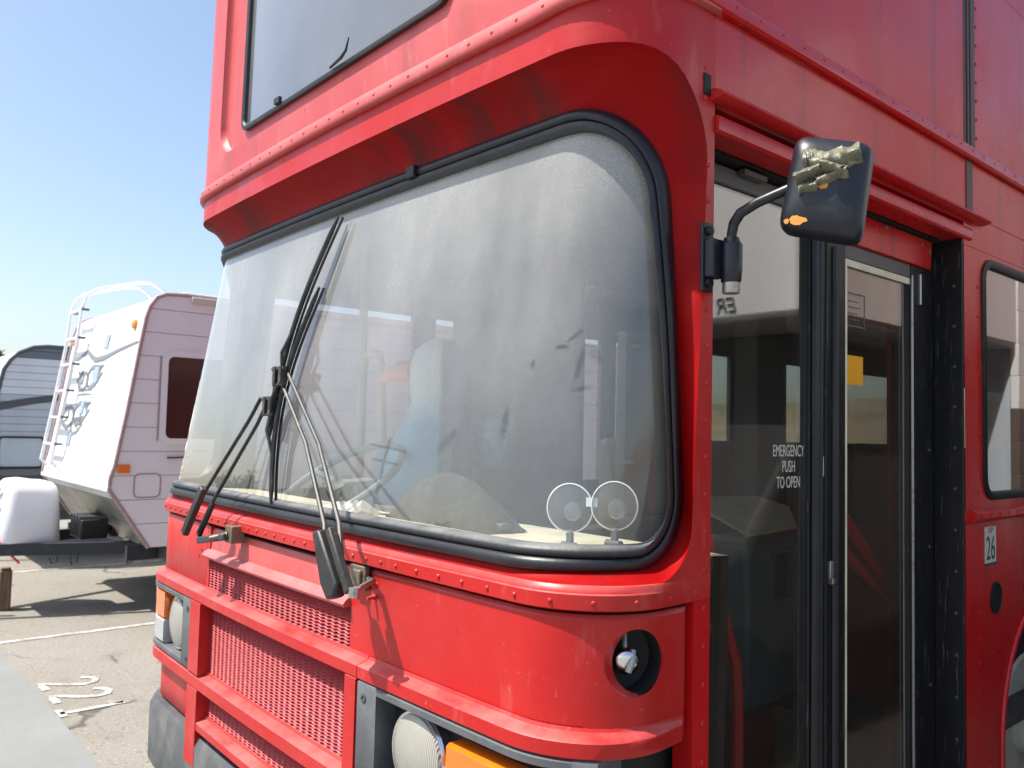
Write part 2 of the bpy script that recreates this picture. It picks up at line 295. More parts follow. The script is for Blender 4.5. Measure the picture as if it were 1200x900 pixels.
def rrect(cx, cy, w, h, r, n=7):
    """rounded rectangle, 4*(n+1) points, counter-clockwise from the right edge's lower end"""
    out = []
    for k, (sx, sy) in enumerate(((1, -1), (1, 1), (-1, 1), (-1, -1))):
        ox = cx+sx*(w/2-r); oy = cy+sy*(h/2-r)
        for i in range(n+1):
            a = -PI/2+k*PI/2+i*PI/2/n; out.append((ox+r*math.cos(a), oy+r*math.sin(a)))
    return out
def text_mesh(name, body, size, mat, loc, xdir, ydir, parent=None, extrude=.001, align='CENTER', shear=0, squash=1.):
    cu = bpy.data.curves.new(name, 'FONT'); cu.body = body; cu.size = size; cu.extrude = extrude; cu.align_x = align; cu.align_y = 'CENTER'; cu.shear = shear; cu.space_line = .95
    o = bpy.data.objects.new(name, cu); COL.objects.link(o)
    dg = bpy.context.evaluated_depsgraph_get(); me = bpy.data.meshes.new_from_object(o.evaluated_get(dg)); bpy.data.objects.remove(o)
    xd = Vector(xdir).normalized(); yd = Vector(ydir).normalized(); zd = xd.cross(yd); L = Vector(loc)
    for v in me.vertices: p = v.co.copy(); v.co = L+xd*p.x*squash+yd*p.y+zd*p.z
    me.materials.clear(); me.materials.append(MT[mat]); o = bpy.data.objects.new(name, me); COL.objects.link(o)
    if parent: o.parent = parent
    return o

# ------------------------------------------------------------------ ground
m = MB(); m.grid([[(x, y, 0) for x in (-900, -60, -20, -8, 0, 8, 20, 60, 900)] for y in (-900, -60, -20, -8, 0, 8, 20, 60, 900)])
tag(m.build('ground', 'asphalt', smooth=False), kind='structure')
m = MB(); m.grid([[(x, y, .004) for x in (-60, -6, 60)] for y in (-12, .05)])
tag(m.build('concrete_drive', 'concrete', smooth=False), kind='structure')
for x in (-7.96, -4.79, -1.62, 1.9 + 2.2):
    m = MB(); m.grid([[(x+dx, y, .004) for dx in (-.034, .034)] for y in (.06, 1.5, 3, 6.2)])
    tag(m.build('parking_line', 'line', smooth=False), kind='structure')
# worn painted bay number, read from the drive
m = MB()
def stroke(pts, w=.045):
    P = [Vector((a, b, .0045)) for a, b in pts]; L = []; Rr = []
    for i, p in enumerate(P):
        d = (P[min(i+1, len(P)-1)]-P[max(i-1, 0)]); d.normalize(); n = Vector((-d.y, d.x, 0))*w/2; L.append(p+n); Rr.append(p-n)
    m.grid([L, Rr])
two = [(.00, .25), (.03, .30), (.09, .32), (.15, .29), (.165, .23), (.12, .15), (.05, .07), (.01, .02), (.09, .015), (.17, .02)]
for ox in (-3.56, -3.27): stroke([(ox+a, .08+b) for a, b in two])
stroke([(-2.90, .07), (-2.895, .24), (-2.90, .41)]); stroke([(-2.955, .33), (-2.90, .405)], .04); stroke([(-2.97, .075), (-2.83, .075)], .04)
tag(m.build('bay_number', 'line', smooth=False), kind='structure')

# ------------------------------------------------------------------ the bus: body surfaces
bus = empty('double_decker_bus')
tag(bus, 'faded red double decker bus with a dusty windscreen and black framed glass doors', 'bus')
WR, WL, RR, B = 1.23, 1.30, .20, .03
def plan(a, w, r, y0, b=B):
    aa = abs(a); s = 1 if a >= 0 else -1; fl = w-r
    if aa <= fl: return s*aa, y0+b*(aa/w)**2, 0.
    if aa <= fl+r*PI/2:
        ph = (aa-fl)/r; x = fl+r*math.sin(ph); return s*x, y0+b*(x/w)**2+r*(1-math.cos(ph)), s*ph
    return s*w, y0+b+r+(aa-fl-r*PI/2), s*PI/2
def y0f(z): return .06*min(max((z-1.33)/1.147, 0), 1)+.012*max(0, z-2.477)
def outer(a, z, off=0.):
    """body skin: a = distance round the front from the centre line (right positive), off = outwards"""
    k = min(max((z-1.33)/1.1, 0), 1)
    if a >= 0: w, r = WR, RR
    else: w, r = WL, RR+.10*k
    x, y, ph = plan(a, w+off, r+off, y0f(z)-off)
    return Vector((x, y, z))
def onorm(a, z):
    p = outer(a, z); d = outer(a+.004, z)-outer(a-.004, z); return Vector((d.y, -d.x, 0)).normalized()
def a_side(y, z, off=0.): return (WR-RR)+(RR+off)*PI/2+(y-(y0f(z)-off)-B-RR-off)     # a on the right flank where the skin has that y
def sweep(sec, a0, a1, n, fn=outer, mb=None, caps=True):
    mb = mb or MB(); rows = []
    for i in range(n+1):
        a = lerp(a0, a1, i/n); rows.append([fn(a, z, o) for o, z in sec])
    mb.grid(rows, cv=True)
    if caps: mb.ngon(rows[0]); mb.ngon(rows[-1][::-1])
    return mb
def panel(a0, a1, z0, z1, off=0., th=.018, n=24, r=.006):
    return sweep([(off-th, z0), (off-r, z0), (off, z0+r), (off, z1-r), (off-r, z1), (off-th, z1)], a0, a1, n)

# ---- windscreen opening: loops round the opening, same number of points each
GB, GT = 1.372, 2.378
def gl_surf(a, z, off=0.):
    t = (z-GB)/(GT-GB); w = 1.165 if a >= 0 else 1.275-.035*t; r = .20 if a >= 0 else .2+.05*t
    x, y, ph = plan(a, w+off, r+off, .018+.142*t-off); return Vector((x, y, z))
def loop2(az):  # az: function k -> list of (a,z)
    return az
def opening(Aright, Aleft, zb, zt, rb, rtp, nb=110, nc=12, ns=20):
    """(a,z) loop: bottom left->right, right up, top right->left, left down; A* may be functions of z"""
    AR = Aright if callable(Aright) else (lambda z: Aright); AL = Aleft if callable(Aleft) else (lambda z: Aleft)
    o = []
    for i in range(nb+1): o.append((lerp(-(AL(zb)-rb), AR(zb)-rb, i/nb), zb))
    for i in range(1, nc+1):
        t = i/nc*PI/2; z = zb+rb*(1-math.cos(t)); o.append((AR(z)-rb+rb*math.sin(t), z))
    for i in range(1, ns+1): z = lerp(zb+rb, zt-rtp, i/ns); o.append((AR(z), z))
    for i in range(1, nc+1):
        t = i/nc*PI/2; z = zt-rtp+rtp*math.sin(t); o.append((AR(z)-rtp*(1-math.cos(t)), z))
    for i in range(1, nb+1): o.append((lerp(AR(zt)-rtp, -(AL(zt)-rtp), i/nb), zt))
    for i in range(1, nc+1):
        t = i/nc*PI/2; z = zt-rtp*(1-math.cos(t)); o.append((-(AL(z)-rtp+rtp*math.sin(t)), z))
    for i in range(1, ns+1): z = lerp(zt-rtp, zb+rb, i/ns); o.append((-AL(z), z))
    for i in range(1, nc):
        t = i/nc*PI/2; z = zb+rb*(1-math.sin(t)); o.append((-(AL(z)-rb*(1-math.cos(t))), z))
    return o
tg = lambda z: (z-GB)/(GT-GB)
def g_loop(ins):   # gasket loops, inset by ins
    return opening(lambda z: 1.42-.225*tg(z)-ins, lambda z: 1.46-.165*tg(z)-ins, GB+ins, GT-ins, max(.155-ins, .02), max(.20-ins, .02))
e_loop = opening(1.436, 1.50, 1.345, 2.477, .11, .235)
o_loop = opening(lambda z: a_side(.395, z), lambda z: 1.62, 1.328, 2.600, .012, .012)
E3 = [outer(a, z) for a, z in e_loop]; G3 = [gl_surf(a, z, .004) for a, z in g_loop(0)]
# body skin between the opening's edge and the rails
m = MB(); rows = []
for k in range(6):
    t = k/5; rows.append([outer(lerp(a, c, t), lerp(z, d, t)) for (a, z), (c, d) in zip(e_loop, o_loop)])
m.grid(rows, cv=True); m.build('windscreen_frame', 'red', bus)
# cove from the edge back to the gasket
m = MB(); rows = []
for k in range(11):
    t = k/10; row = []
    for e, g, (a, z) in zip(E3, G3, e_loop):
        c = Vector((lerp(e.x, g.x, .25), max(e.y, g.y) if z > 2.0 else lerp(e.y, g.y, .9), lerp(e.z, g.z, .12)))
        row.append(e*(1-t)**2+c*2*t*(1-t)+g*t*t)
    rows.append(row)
m.grid(rows, cv=True); m.build('windscreen_cove', 'red_shade_tone', bus, ang=60)
# rubber gasket: outer black bead, inner weathered bead
def gasket(prof, mat, name):
    m = MB(); rows = [[gl_surf(a, z, off) for a, z in g_loop(ins)] for ins, off in prof]
    m.grid(rows, cv=True); return m.build(name, mat, bus, ang=60)
gk = gasket([(-.012, -.02), (-.012, .006), (-.004, .020), (.008, .024), (.018, .020), (.021, .010)], 'gasket', 'windscreen_gasket')
gk2 = gasket([(.020, .008), (.023, .016), (.030, .021), (.038, .020), (.044, .012), (.047, -.004)], 'gasket_grey', 'gasket_bead'); gk2.parent = gk
# glass
m = MB(); base = g_loop(.040); ca, cz = 0., (GB+GT)/2; rows = []
for off in (0., -.006):
    rows = []
    for k in range(26):
        t = 1-k/25.5; rows.append([gl_surf(ca+(a-ca)*t, cz+(z-cz)*t, off) for a, z in base])
    n0 = len(m.v); m.grid(rows, cv=True, mi=0 if off == 0 else 1); m.ngon(rows[-1], 0 if off == 0 else 1)
clear_inner = glass('windscreen_inner_face', (.96, .96, .95), 0, refl=.4)
m.build('windscreen', [MT['windscreen'], clear_inner], bus, recalc=False, ang=80)
# finger marks wiped in the dust are left to the dust noise; trim joint on the top gasket
m = MB(); p = gl_surf(.40, GT-.012, .028); m.box(p-Vector((.02, .006, .014)), p+Vector((.02, .01, .02))); m.build('gasket_joint', 'black', gk, bevel=.003)

# ---- rails and rivets
def dying(a, z, o=0.):
    t = min(max((a-1.22)/.26, 0), 1); t = t*t*(3-2*t); return outer(a, z, o*(1-.80*t) if o > 0 else o)
rail_sec = [(-.01, 1.298), (.011, 1.298), (.014, 1.3005), (.0145, 1.330), (.0115, 1.3325), (.010, 1.338), (.003, 1.346), (-.01, 1.346)]
rail = sweep(rail_sec, -1.62, a_side(.3945, 1.32), 140, fn=dying).build('belt_rail', 'red', bus, ang=32)
m = MB()
a = -1.25
while a < a_side(.37, 1.32): m.dome(dying(a, 1.315, .0145), onorm(a, 1.32), .0052*random.uniform(.9, 1.08), .0038); a += (.0665 if a < .55 else .085)*random.uniform(.97, 1.03)
m.build('rivets', 'red', rail, kind='stuff')
# lip drop shadow-gap strip behind panels
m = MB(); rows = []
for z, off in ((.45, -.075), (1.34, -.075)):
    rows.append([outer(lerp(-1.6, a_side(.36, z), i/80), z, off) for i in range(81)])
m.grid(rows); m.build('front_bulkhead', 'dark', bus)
# ---- front lower panels
SX = .475   # seam between centre and corner panel
m = panel(-1.62, -.655, 1.062, 1.288, 0, n=40); m.build('corner_panel', 'red', bus, ang=50)
m = MB()
for aa, zz in ((-.705, 1.222), (-.735, 1.222), (-.71, 1.19), (-.735, 1.165)): m.lathe(outer(aa, zz, .0), onorm(aa, zz), [(.005, -.001), (.005, .0008), (.001, .001)], 8)
m.build('drip_holes', 'dark', bus, kind='stuff')
# centre panel flares to a lip above the grille
sweep([(-.02, 1.178), (.018, 1.176), (.022, 1.184), (.012, 1.196), (-.004, 1.205), (-.008, 1.27), (-.012, 1.278), (-.03, 1.278)], -.648, .374, 40).build('centre_panel', 'red_faded', bus, ang=50)
sweep([(-.02, 1.062), (-.002, 1.062), (-.002, 1.284), (-.02, 1.284)], .376, SX-.003, 6).build('centre_pillar', 'red', bus)
# right corner panel with the fog lamp hole, built in (a,z)
FA = (WR-RR)+RR*math.acos(1-(.164-B)/RR)+.003; FZ = 1.193
AE = a_side(.306, 1.18)
m = MB(); zlo, zhi, hr = 1.062, 1.288, .0655
pa0 = FA-.105; pa1 = AE
def prof_off(z): # rounded top and bottom edge
    d = min(zhi-z, z-zlo); return -max(0, .008-d)*.9
rows = []
zs = [zlo, zlo+.003, zlo+.008, zlo+.012, lerp(zlo, zhi, .3), lerp(zlo, zhi, .5), lerp(zlo, zhi, .7), zhi-.012, zhi-.008, zhi-.003, zhi]
for i in range(90): rows.append([outer(lerp(SX, pa0, i/89), z, prof_off(z)) for z in zs])
m.grid(rows)
nn = 96; circ = []; sq = []
for i in range(nn):
    t = 2*PI*i/nn; c, s = math.cos(t), math.sin(t); circ.append((FA+hr*c, FZ+hr*s*1.02))
    k = 1/max(abs(c), abs(s)); c2, s2 = c*k, s*k
    sq.append((lerp(FA, pa1 if c2 > 0 else pa0, abs(c2)), lerp(FZ, zhi-.008 if s2 > 0 else zlo+.008, abs(s2))))
rings = []
for k in range(21):
    t = k/20; rings.append([(lerp(p[0], q[0], t), lerp(p[1], q[1], t)) for p, q in zip(circ, sq)])
m.grid([[outer(a, z, prof_off(z)) for a, z in rg] for rg in rings], cv=True)
m.grid([[outer(a, z, o) for a, z in circ] for o in (0, -.004, -.02)], cv=True)
for zq in ((zlo, zlo+.003, zlo+.008), (zhi-.008, zhi-.003, zhi)): m.grid([[outer(lerp(pa0, pa1, i/12), z, prof_off(z)) for z in zq] for i in range(13)])
m.grid([[outer(SX, z, prof_off(z)) for z in zs], [outer(SX, z, -.02) for z in zs]])
m.grid([[outer(AE, z, prof_off(z)) for z in zs], [outer(AE, z, -.03) for z in zs]])
m.grid([[outer(lerp(SX, AE, i/40), zhi, prof_off(zhi)-.0) for i in range(41)], [outer(lerp(SX, AE, i/40), zhi, -.03) for i in range(41)]])
cpn = m.build('corner_panel', 'red', bus, ang=60)
m = MB(); m.dome(outer(.497, 1.252), onorm(.49, 1.25), .0075, .012, 10); m.dome(outer(.495, 1.222), onorm(.49, 1.22), .0075, .012, 10)
m.tube([outer(.496, 1.222, .01), outer(.497, 1.220, .026)], .005, 8); m.build('bolts', 'red', cpn)
# fog lamp socket
nf = onorm(FA, FZ); cf = outer(FA, FZ)
m = MB(); m.lathe(cf-nf*.07, nf, [(.001, 0), (.04, 0), (.066, .012), (.068, .06)], 32, caps=False)
sock = m.build('fog_lamp_socket', 'dark', bus)
m = MB(); ax = (nf*.55+Vector((.25, -.45, -.55))).normalized(); bc = cf-nf*.035+Vector((-.004, -.004, -.002))
m.lathe(bc, ax, [(.008, -.022), (.024, -.012), (.031, .004), (.028, .014), (.016, .021), (.003, .023)], 24)
m.build('bulb_reflector', 'chrome', sock, ang=85)
m = MB(); m.tube([bc+Vector((.018, .004, .022)), bc+Vector((.024, -.006, .002)), bc+Vector((.022, -.014, -.018))], [.007, .009, .007], 10)
m.tube([bc+Vector((.0, .0, .02)), bc+Vector((-.01, .01, .05))], .006, 8); m.build('lamp_stalk', 'steel', sock)

# ---- ledges (full-width mouldings), grille, lamps
def ledge(z0, z1, a0, a1, out=.034, name='ledge', mat='red'):
    return sweep([(-.03, z0+.001), (out-.002, z0), (out, z0+.0025), (out, z1-.0075), (out-.0035, z1-.0045), (.010, z1+.001), (.003, z1+.0045), (-.0005, z1+.012), (-.03, z1+.012)], a0, a1, max(8, int((a1-a0)*50)), fn=dying).build(name, mat, bus, ang=38)
ledge(1.020, 1.058, -1.62, SX-.003, name='upper_ledge'); ledge(1.020, 1.058, SX, AE, name='upper_ledge')
ledge(.722, .768, -1.62, SX-.003, name='lower_ledge'); ledge(.722, .768, SX, AE, name='lower_ledge')
ledge(.585, .618, -.60, .44, name='grille_bar')
GX0, GX1 = -.648, .374
# grille jambs between the ledges
for z0, z1 in ((.772, 1.018), (.46, .720)):
    sweep([(-.035, z0), (.036, z0), (.036, z1), (-.035, z1)], -.70, -.60, 4).build('grille_jamb', 'red', bus)
    sweep([(-.035, z0), (.036, z0), (.036, z1), (-.035, z1)], .42, SX-.003, 4).build('grille_jamb', 'red', bus)
sweep([(-.035, 1.064), (.000, 1.064), (.000, 1.284), (-.035, 1.284)], -.653, -.628, 3).build('grille_jamb', 'red', bus)
def expanded(a0, a1, z0, z1, name='grille_mesh', off=-.006):
    m = MB(); pz = .0090; px = .0180; nz = int((z1-z0)/pz); nx = int((a1-a0)/px*3)
    for k in range(nz+1):
        z = z0+k*pz; ph = 0
        up_ = []; dn = []
        for i in range(nx+1):
            hh = .0017*math.cos(i*PI/3)+.0006*math.sin(k*1.7+i*.21); a = a0+i*px/3
            up_.append(outer(a, z+hh+.0026, off-.003)); dn.append(outer(a, z+hh-.0024, off+.004))
        m.grid([up_, dn])
    return m.build(name, 'grille', bus, smooth=False, kind='stuff')
expanded(-.63, .38, 1.062, 1.19); expanded(-.61, .43, .772, 1.02); expanded(-.61, .43, .62, .722); expanded(-.61, .43, .47, .585)
m = MB(); m.grid([[outer(lerp(-.66, .43, i/20), z, -.030) for i in range(21)] for z in (.45, 1.2)]); m.build('grille_backing', 'red_dull', bus)
# lamp clusters
def cluster(sg, a_in, a_lamp, a_amb0, a_amb1, label, ztop=.994):
    g = empty('lamp_cluster'); g.parent = bus; g['label'] = label
    z0, z1 = .770, 1.017; ao = a_amb1+.05
    def rng(a, b): return (a, b) if sg > 0 else (-b, -a)
    m = MB()
    for (p, q, zz0, zz1) in ((a_in, a_in+.085, z0, z1), (ao-.03, ao+.02, z0, z1)):
        u, w = rng(p, q); sweep([(-.03, zz0), (.030, zz0), (.034, zz0+.004), (.034, zz1-.004), (.030, zz1), (-.03, zz1)], u, w, 5, mb=m)
    for zz0, zz1 in ((z0, z0+.022), (z1-.022, z1)):
        u, w = rng(a_in+.085, ao-.03); sweep([(-.03, zz0), (.028, zz0), (.034, zz0+.004), (.034, zz1-.004), (.028, zz1), (-.03, zz1)], u, w, 30, mb=m)
    m.build('surround', 'greyplastic', g, ang=50)
    u, w = rng(a_in+.08, ao); m = MB(); m.grid([[outer(lerp(u, w, i/24), z, -.025) for i in range(25)] for z in (z0, z1)]); m.build('backing', 'dark', g)
    zc = .895; c = outer(sg*a_lamp, zc, .0); n = onorm(sg*a_lamp, zc)
    m = MB(); m.lathe(c, n, [(.098, -.025), (.103, .004), (.098, .012), (.092, .010)], 40, caps=False); m.build('lamp_ring', 'chrome', g)
    m = MB(); m.lathe(c, n, [(.094, .008), (.09, .016), (.07, .024), (.04, .030), (.012, .032)], 40); m.build('headlamp', 'lamp', g)
    for zz0, zz1, mt, nm in ((.888, ztop, 'amber', 'indicator_lens'), (.795, .885, 'clear', 'side_lens')):
        u, w = rng(a_amb0, a_amb1)
        sweep([(-.02, zz0), (.022, zz0), (.030, zz0+.006), (.030, zz1-.006), (.022, zz1), (-.02, zz1)], u, w, 14).build(nm, mt, g, ang=50)
    for aa, zz in ((a_in+.03, .98), (a_in+.03, .80)):
        m = MB(); m.lathe(outer(sg*aa, zz, .033), onorm(sg*aa, zz), [(.011, -.002), (.011, .003), (.006, .004), (.005, .0), (.001, .0)], 14)
        m.build('screw', 'bolt', g)
cluster(-1, .70, .905, 1.02, 1.24, 'lamp cluster on the far front corner, amber over clear lens')
cluster(1, .480, .705, .84, 1.16, 'lamp cluster on the near front corner, mostly below the panel', .965)
# lower corner panels and bumper
panel(-1.60, -.612, .565, .720, .0, n=30).build('lower_corner_panel', 'red', bus, ang=50)
panel(SX, AE, .565, .720, .0, n=30).build('lower_corner_panel', 'red', bus, ang=50)
sweep([(-.05, .30), (.02, .30), (.035, .33), (.035, .53), (.02, .558), (-.05, .558)], -1.6, AE, 90).build('front_bumper', 'bumper', bus, ang=50)

# ---- door pillar (flat strip right of the windscreen, down to the sill)
m = MB(); rows = []
for y in (.336, .3365, .395):
    rows.append([(WR-(0 if y > .336 else .05), y, z) for z in (.30, .6, .9, 1.2, 1.297)])
m.grid(rows); m.grid([[(WR, .395, z) for z in (.30, 1.3, 2.36)], [(WR-.10, .395, z) for z in (.30, 1.3, 2.36)]])
pil = m.build('door_pillar', 'red_side', bus)
m = MB()
z = .55
while z < 2.30:
    m.dome((WR, .372, z), (1, 0, 0), .0060, .0032)
    z += .081
for yy, zz in ((.36, 2.40), (.36, 2.47)): m.dome((WR, yy, zz), (1, 0, 0), .0060, .0032)
m.build('rivets', 'red_side', pil, kind='stuff')

# ---- upper deck front
def rise(a, z, o=0.):
    t = min(max((a-.95)/.5, 0), 1); return outer(a, z+.040*t*t*(3-2*t), o)
rail_f = sweep([(-.01, 2.564), (.014, 2.564), (.017, 2.567), (.018, 2.580), (.014, 2.598), (.004, 2.614), (-.01, 2.614)], -1.62, a_side(.42, 2.58), 110, fn=rise).build('brow_rail', 'red_faded', bus, ang=50)
m = MB(); a = -1.2
while a < 1.3: m.dome(rise(a, 2.586, .0168), onorm(a, 2.58), .0048, .0035); a += .085
m.build('rivets', 'red_faded', rail_f, kind='stuff')
UZ0, UZ1 = 2.614, 4.05
wf = (-.70, .63, 2.755, 3.62)    # window outer gasket: x0,x1,z0,z1
rf = (-.90, .83, 2.705, 3.78)    # shallow pressed recess
def upt(a, z, off): return outer(a, z, off)
m = MB()
n = 10
inner = rrect((rf[0]+rf[1])/2, (rf[2]+rf[3])/2, rf[1]-rf[0], rf[3]-rf[2], .12, n)
outr = rrect(0, (UZ0+UZ1)/2, 2*1.02, UZ1-UZ0, .0005, n)
rows = [[upt(lerp(p[0], q[0], t), lerp(p[1], q[1], t), 0) for p, q in zip(outr, inner)] for t in (0, .25, .5, .75, .97)]
ins2 = rrect((rf[0]+rf[1])/2, (rf[2]+rf[3])/2, rf[1]-rf[0]-.03, rf[3]-rf[2]-.03, .105, n)
rows.append([upt(a, z, 0) for a, z in inner]); rows.append([upt(lerp(p[0], q[0], .35), lerp(p[1], q[1], .35), -.012) for p, q in zip(inner, ins2)]); rows.append([upt(a, z, -.022) for a, z in ins2])
win = rrect((wf[0]+wf[1])/2, (wf[2]+wf[3])/2, wf[1]-wf[0], wf[3]-wf[2], .05, n)
rows.append([upt(a, z, -.022) for a, z in win])
m.grid(rows, cv=True)
for s in (-1, 1):
    e = 1.62 if s < 0 else a_side(.45, 2.6)
    m.grid([[upt(s*lerp(1.02, e, i/16), z, 0) for i in range(17)] for z in (UZ0, 3.0, 3.5, UZ1)])
m.build('upper_front_panel', 'red_faded', bus, ang=45)
m = MB(); mid = rrect((wf[0]+wf[1])/2, (wf[2]+wf[3])/2, wf[1]-wf[0]-.022, wf[3]-wf[2]-.022, .04, n); inn = rrect((wf[0]+wf[1])/2, (wf[2]+wf[3])/2, wf[1]-wf[0]-.044, wf[3]-wf[2]-.044, .03, n)
m.grid([[upt(a, z, o) for a, z in L] for L, o in ((win, -.024), (win, -.008), (mid, -.004), (inn, -.012), (inn, -.03))], cv=True)
ug = m.build('upper_window_gasket', 'black', bus, ang=60)
m = MB()
for off in (-.022, -.028):
    rr_ = [[upt(lerp(a, (wf[0]+wf[1])/2, t), lerp(z, 3.18, t), off) for a, z in inn] for t in (0, .3, .6, .9)]
    m.grid(rr_, cv=True); m.ngon(rr_[-1])
m.build('upper_window', 'upperglass', bus, recalc=False, ang=80)
m = MB(); p = upt(.02, 2.772, -.006); m.tube([p, p+Vector((.08, -.006, .004)), p+Vector((.12, -.012, .012)), p+Vector((.15, -.02, .038))], [.004, .005, .004, .002], 6); m.build('loose_rubber', 'black', ug)
m = MB(); p = upt(-.36, 2.775, -.006); m.box(p-Vector((.02, .006, .006)), p+Vector((.02, .006, .014))); m.build('loose_rubber', 'black', ug)
# upper shadow-line rail near the top of the deck
sweep([(-.01, 4.05), (.02, 4.05), (.02, 4.10), (-.01, 4.10)], -1.62, a_side(.42, 4.0), 60).build('roof_rail', 'red_faded', bus)

# ---- right flank
def flank(y0, y1, z0, z1, name, mat='red_side', x=WR, th=.02, par=None, bev=.002):
    m = MB(); m.box((x-th, y0, z0), (x, y1, z1)); return m.build(name, mat, par or bus, bevel=bev)
YE = 9.6
# canopy panel above the doorway (front piece starts at the pillar)
m = MB(); m.grid([[(WR, y, z) for y in (.3951, .8, 1.3, 1.862)] for z in (2.42, 2.52, 2.604)]); m.grid([[(WR, .3951, 2.2), (WR, .3951, 2.604)], [(WR-.02, .3951, 2.2), (WR-.02, .3951, 2.604)]])
m.build('canopy_panel', 'red_side', bus)
flank(1.865, YE, 2.42, 2.604, 'canopy_panel')
# gutter moulding over the doorway: projecting lip, then two dark steps
def long_sec(sec, y0, y1, name, mat, par=None):
    m = MB(); a = [(x, y0, z) for x, z in sec]; m.prism(a, (0, y1-y0, 0)); return m.build(name, mat, par or bus, ang=40)
gut = long_sec([(WR-.01, 2.424), (WR+.012, 2.424), (WR+.030, 2.416), (WR+.034, 2.408), (WR+.028, 2.402), (WR+.008, 2.398), (WR-.01, 2.398)], .376, 1.945, 'door_gutter', 'red_side')
long_sec([(WR-.03, 2.400), (WR+.002, 2.399), (WR+.002, 2.386), (WR-.016, 2.382), (WR-.016, 2.372), (WR-.05, 2.372)], .398, 1.86, 'gutter_step', 'red_shade_tone', gut)
long_sec([(WR-.06, 2.373), (WR+.006, 2.371), (WR+.010, 2.366), (WR+.010, 2.336), (WR+.004, 2.330), (WR-.06, 2.330)], .398, 1.84, 'lintel', 'red_side', bus)
m = MB(); m.box((WR-.004, .352, 2.408), (WR+.003, .376, 2.455)); m.build('gutter_notch', 'dark', gut)
# side rail and its rivets
rs = long_sec([(WR-.01, 2.606), (WR+.014, 2.606), (WR+.020, 2.613), (WR+.020, 2.640), (WR+.012, 2.652), (WR-.01, 2.652)], .30, YE, 'side_rail', 'red_side')
m = MB(); y = .45
while y < 4.5: m.dome((WR+.019, y, 2.634), (1, 0, .2), .0046, .003); y += .098
m.build('rivets', 'red_side', rs, kind='stuff')
# upper deck flank panels and the stained vertical seam
for (y0, y1) in ((.42, 1.795), (1.895, 3.3), (3.303, 6.0), (6.003, YE)):
    flank(y0, y1, 2.652, 3.30, 'upper_side_panel', 'red_side')
MT['seam'] = pmat('stained_seam', (.13, .04, .042), .5, layers=[((.05, .048, .045), 3, .32, .58, (8, 8, .3), .95)], bump=(60, .1))
sm = MB(); sm.box((WR-.02, 1.7955, 2.652), (WR+.001, 1.8945, 3.31)); sm.box((WR, 1.818, 2.652), (WR+.006, 1.830, 3.31)); sm.box((WR, 1.846, 2.652), (WR+.005, 1.856, 3.31))
seam = sm.build('seam_strip', 'seam', bus, bevel=.002)
m = MB()
for k in range(9): m.dome((WR+.0005, 1.905, 2.70+k*.066), (1, 0, 0), .006, .004)
m.build('rivets', 'red_side', seam, kind='stuff')
m = MB(); m.box((WR-.001, 1.81, 2.425), (WR+.003, 1.862, 2.602)); m.build('stain_patch', 'seam', seam)
flank(.42, YE, 3.30, 3.42, 'upper_waist_panel', 'red_side')
flank(.42, YE, 4.0, 4.25, 'upper_cant_panel', 'red_side')
for k in range(7):
    y = .45+k*1.4
    flank(y, y+.12, 3.42, 4.0, 'upper_pillar', 'red_side')
    m = MB(); m.box((WR-.016, y+.1205, 3.42), (WR-.010, min(y+1.4, YE), 4.0)); m.build('upper_side_window', 'upperglass', bus)
# lower flank behind the door: window wall
YD = 1.79
flank(YD, YE, 2.31, 2.42, 'cant_rail', 'red_side')
wz0, wz1 = 1.452, 2.292
nW = 5; y = YD
for k in range(nW):
    w0 = YD+.145+k*1.5; w1 = w0+1.36
    cellr = rrect((y+w1+.06)/2, (1.425+2.31)/2, w1+.06-y, 2.31-1.425, .0005, 6)
    hole = rrect((w0+w1)/2, (wz0+wz1)/2, w1-w0, wz1-wz0, .085, 6)
    m = MB(); m.grid([[(WR, a, b) for a, b in cellr], [(WR, a, b) for a, b in hole], [(WR-.03, a, b) for a, b in hole]], cv=True)
    wp = m.build('window_panel', 'red_side', bus)
    m = MB(); i1 = rrect((w0+w1)/2, (wz0+wz1)/2, w1-w0-.03, wz1-wz0-.03, .07, 6); i2 = rrect((w0+w1)/2, (wz0+wz1)/2, w1-w0-.055, wz1-wz0-.055, .058, 6)
    m.grid([[(WR+x, a, b) for a, b in L] for L, x in ((hole, -.01), (hole, .006), (i1, .012), (i2, .006), (i2, -.02))], cv=True)
    m.build('window_gasket', 'black', bus, ang=60)
    m = MB(); m.prism([(WR-.006, a, b) for a, b in i2], (-.006, 0, 0)); m.build('side_window', 'sideglass', bus)
    if k == 0:
        m = MB()
        for q in range(8): m.dome((WR, YD+.115, 1.48+q*.1), (1, 0, 0), .006, .004)
        m.build('rivets', 'red_side', wp, kind='stuff')
    y = w1+.06
lr = long_sec([(WR-.01, 1.382), (WR+.012, 1.384), (WR+.020, 1.395), (WR+.018, 1.415), (WR+.006, 1.4245), (WR-.01, 1.4245)], 1.83, YE, 'waist_rail', 'red_side')
flank(YD, 1.829, 1.382, 1.4248, 'waist_rail_end', 'red_side')
m = MB()
for k in range(8): m.dome((WR+.0195, 1.87+k*.085, 1.405), (1, 0, 0), .0055, .004)
m.build('rivets', 'red_side', lr, kind='stuff')
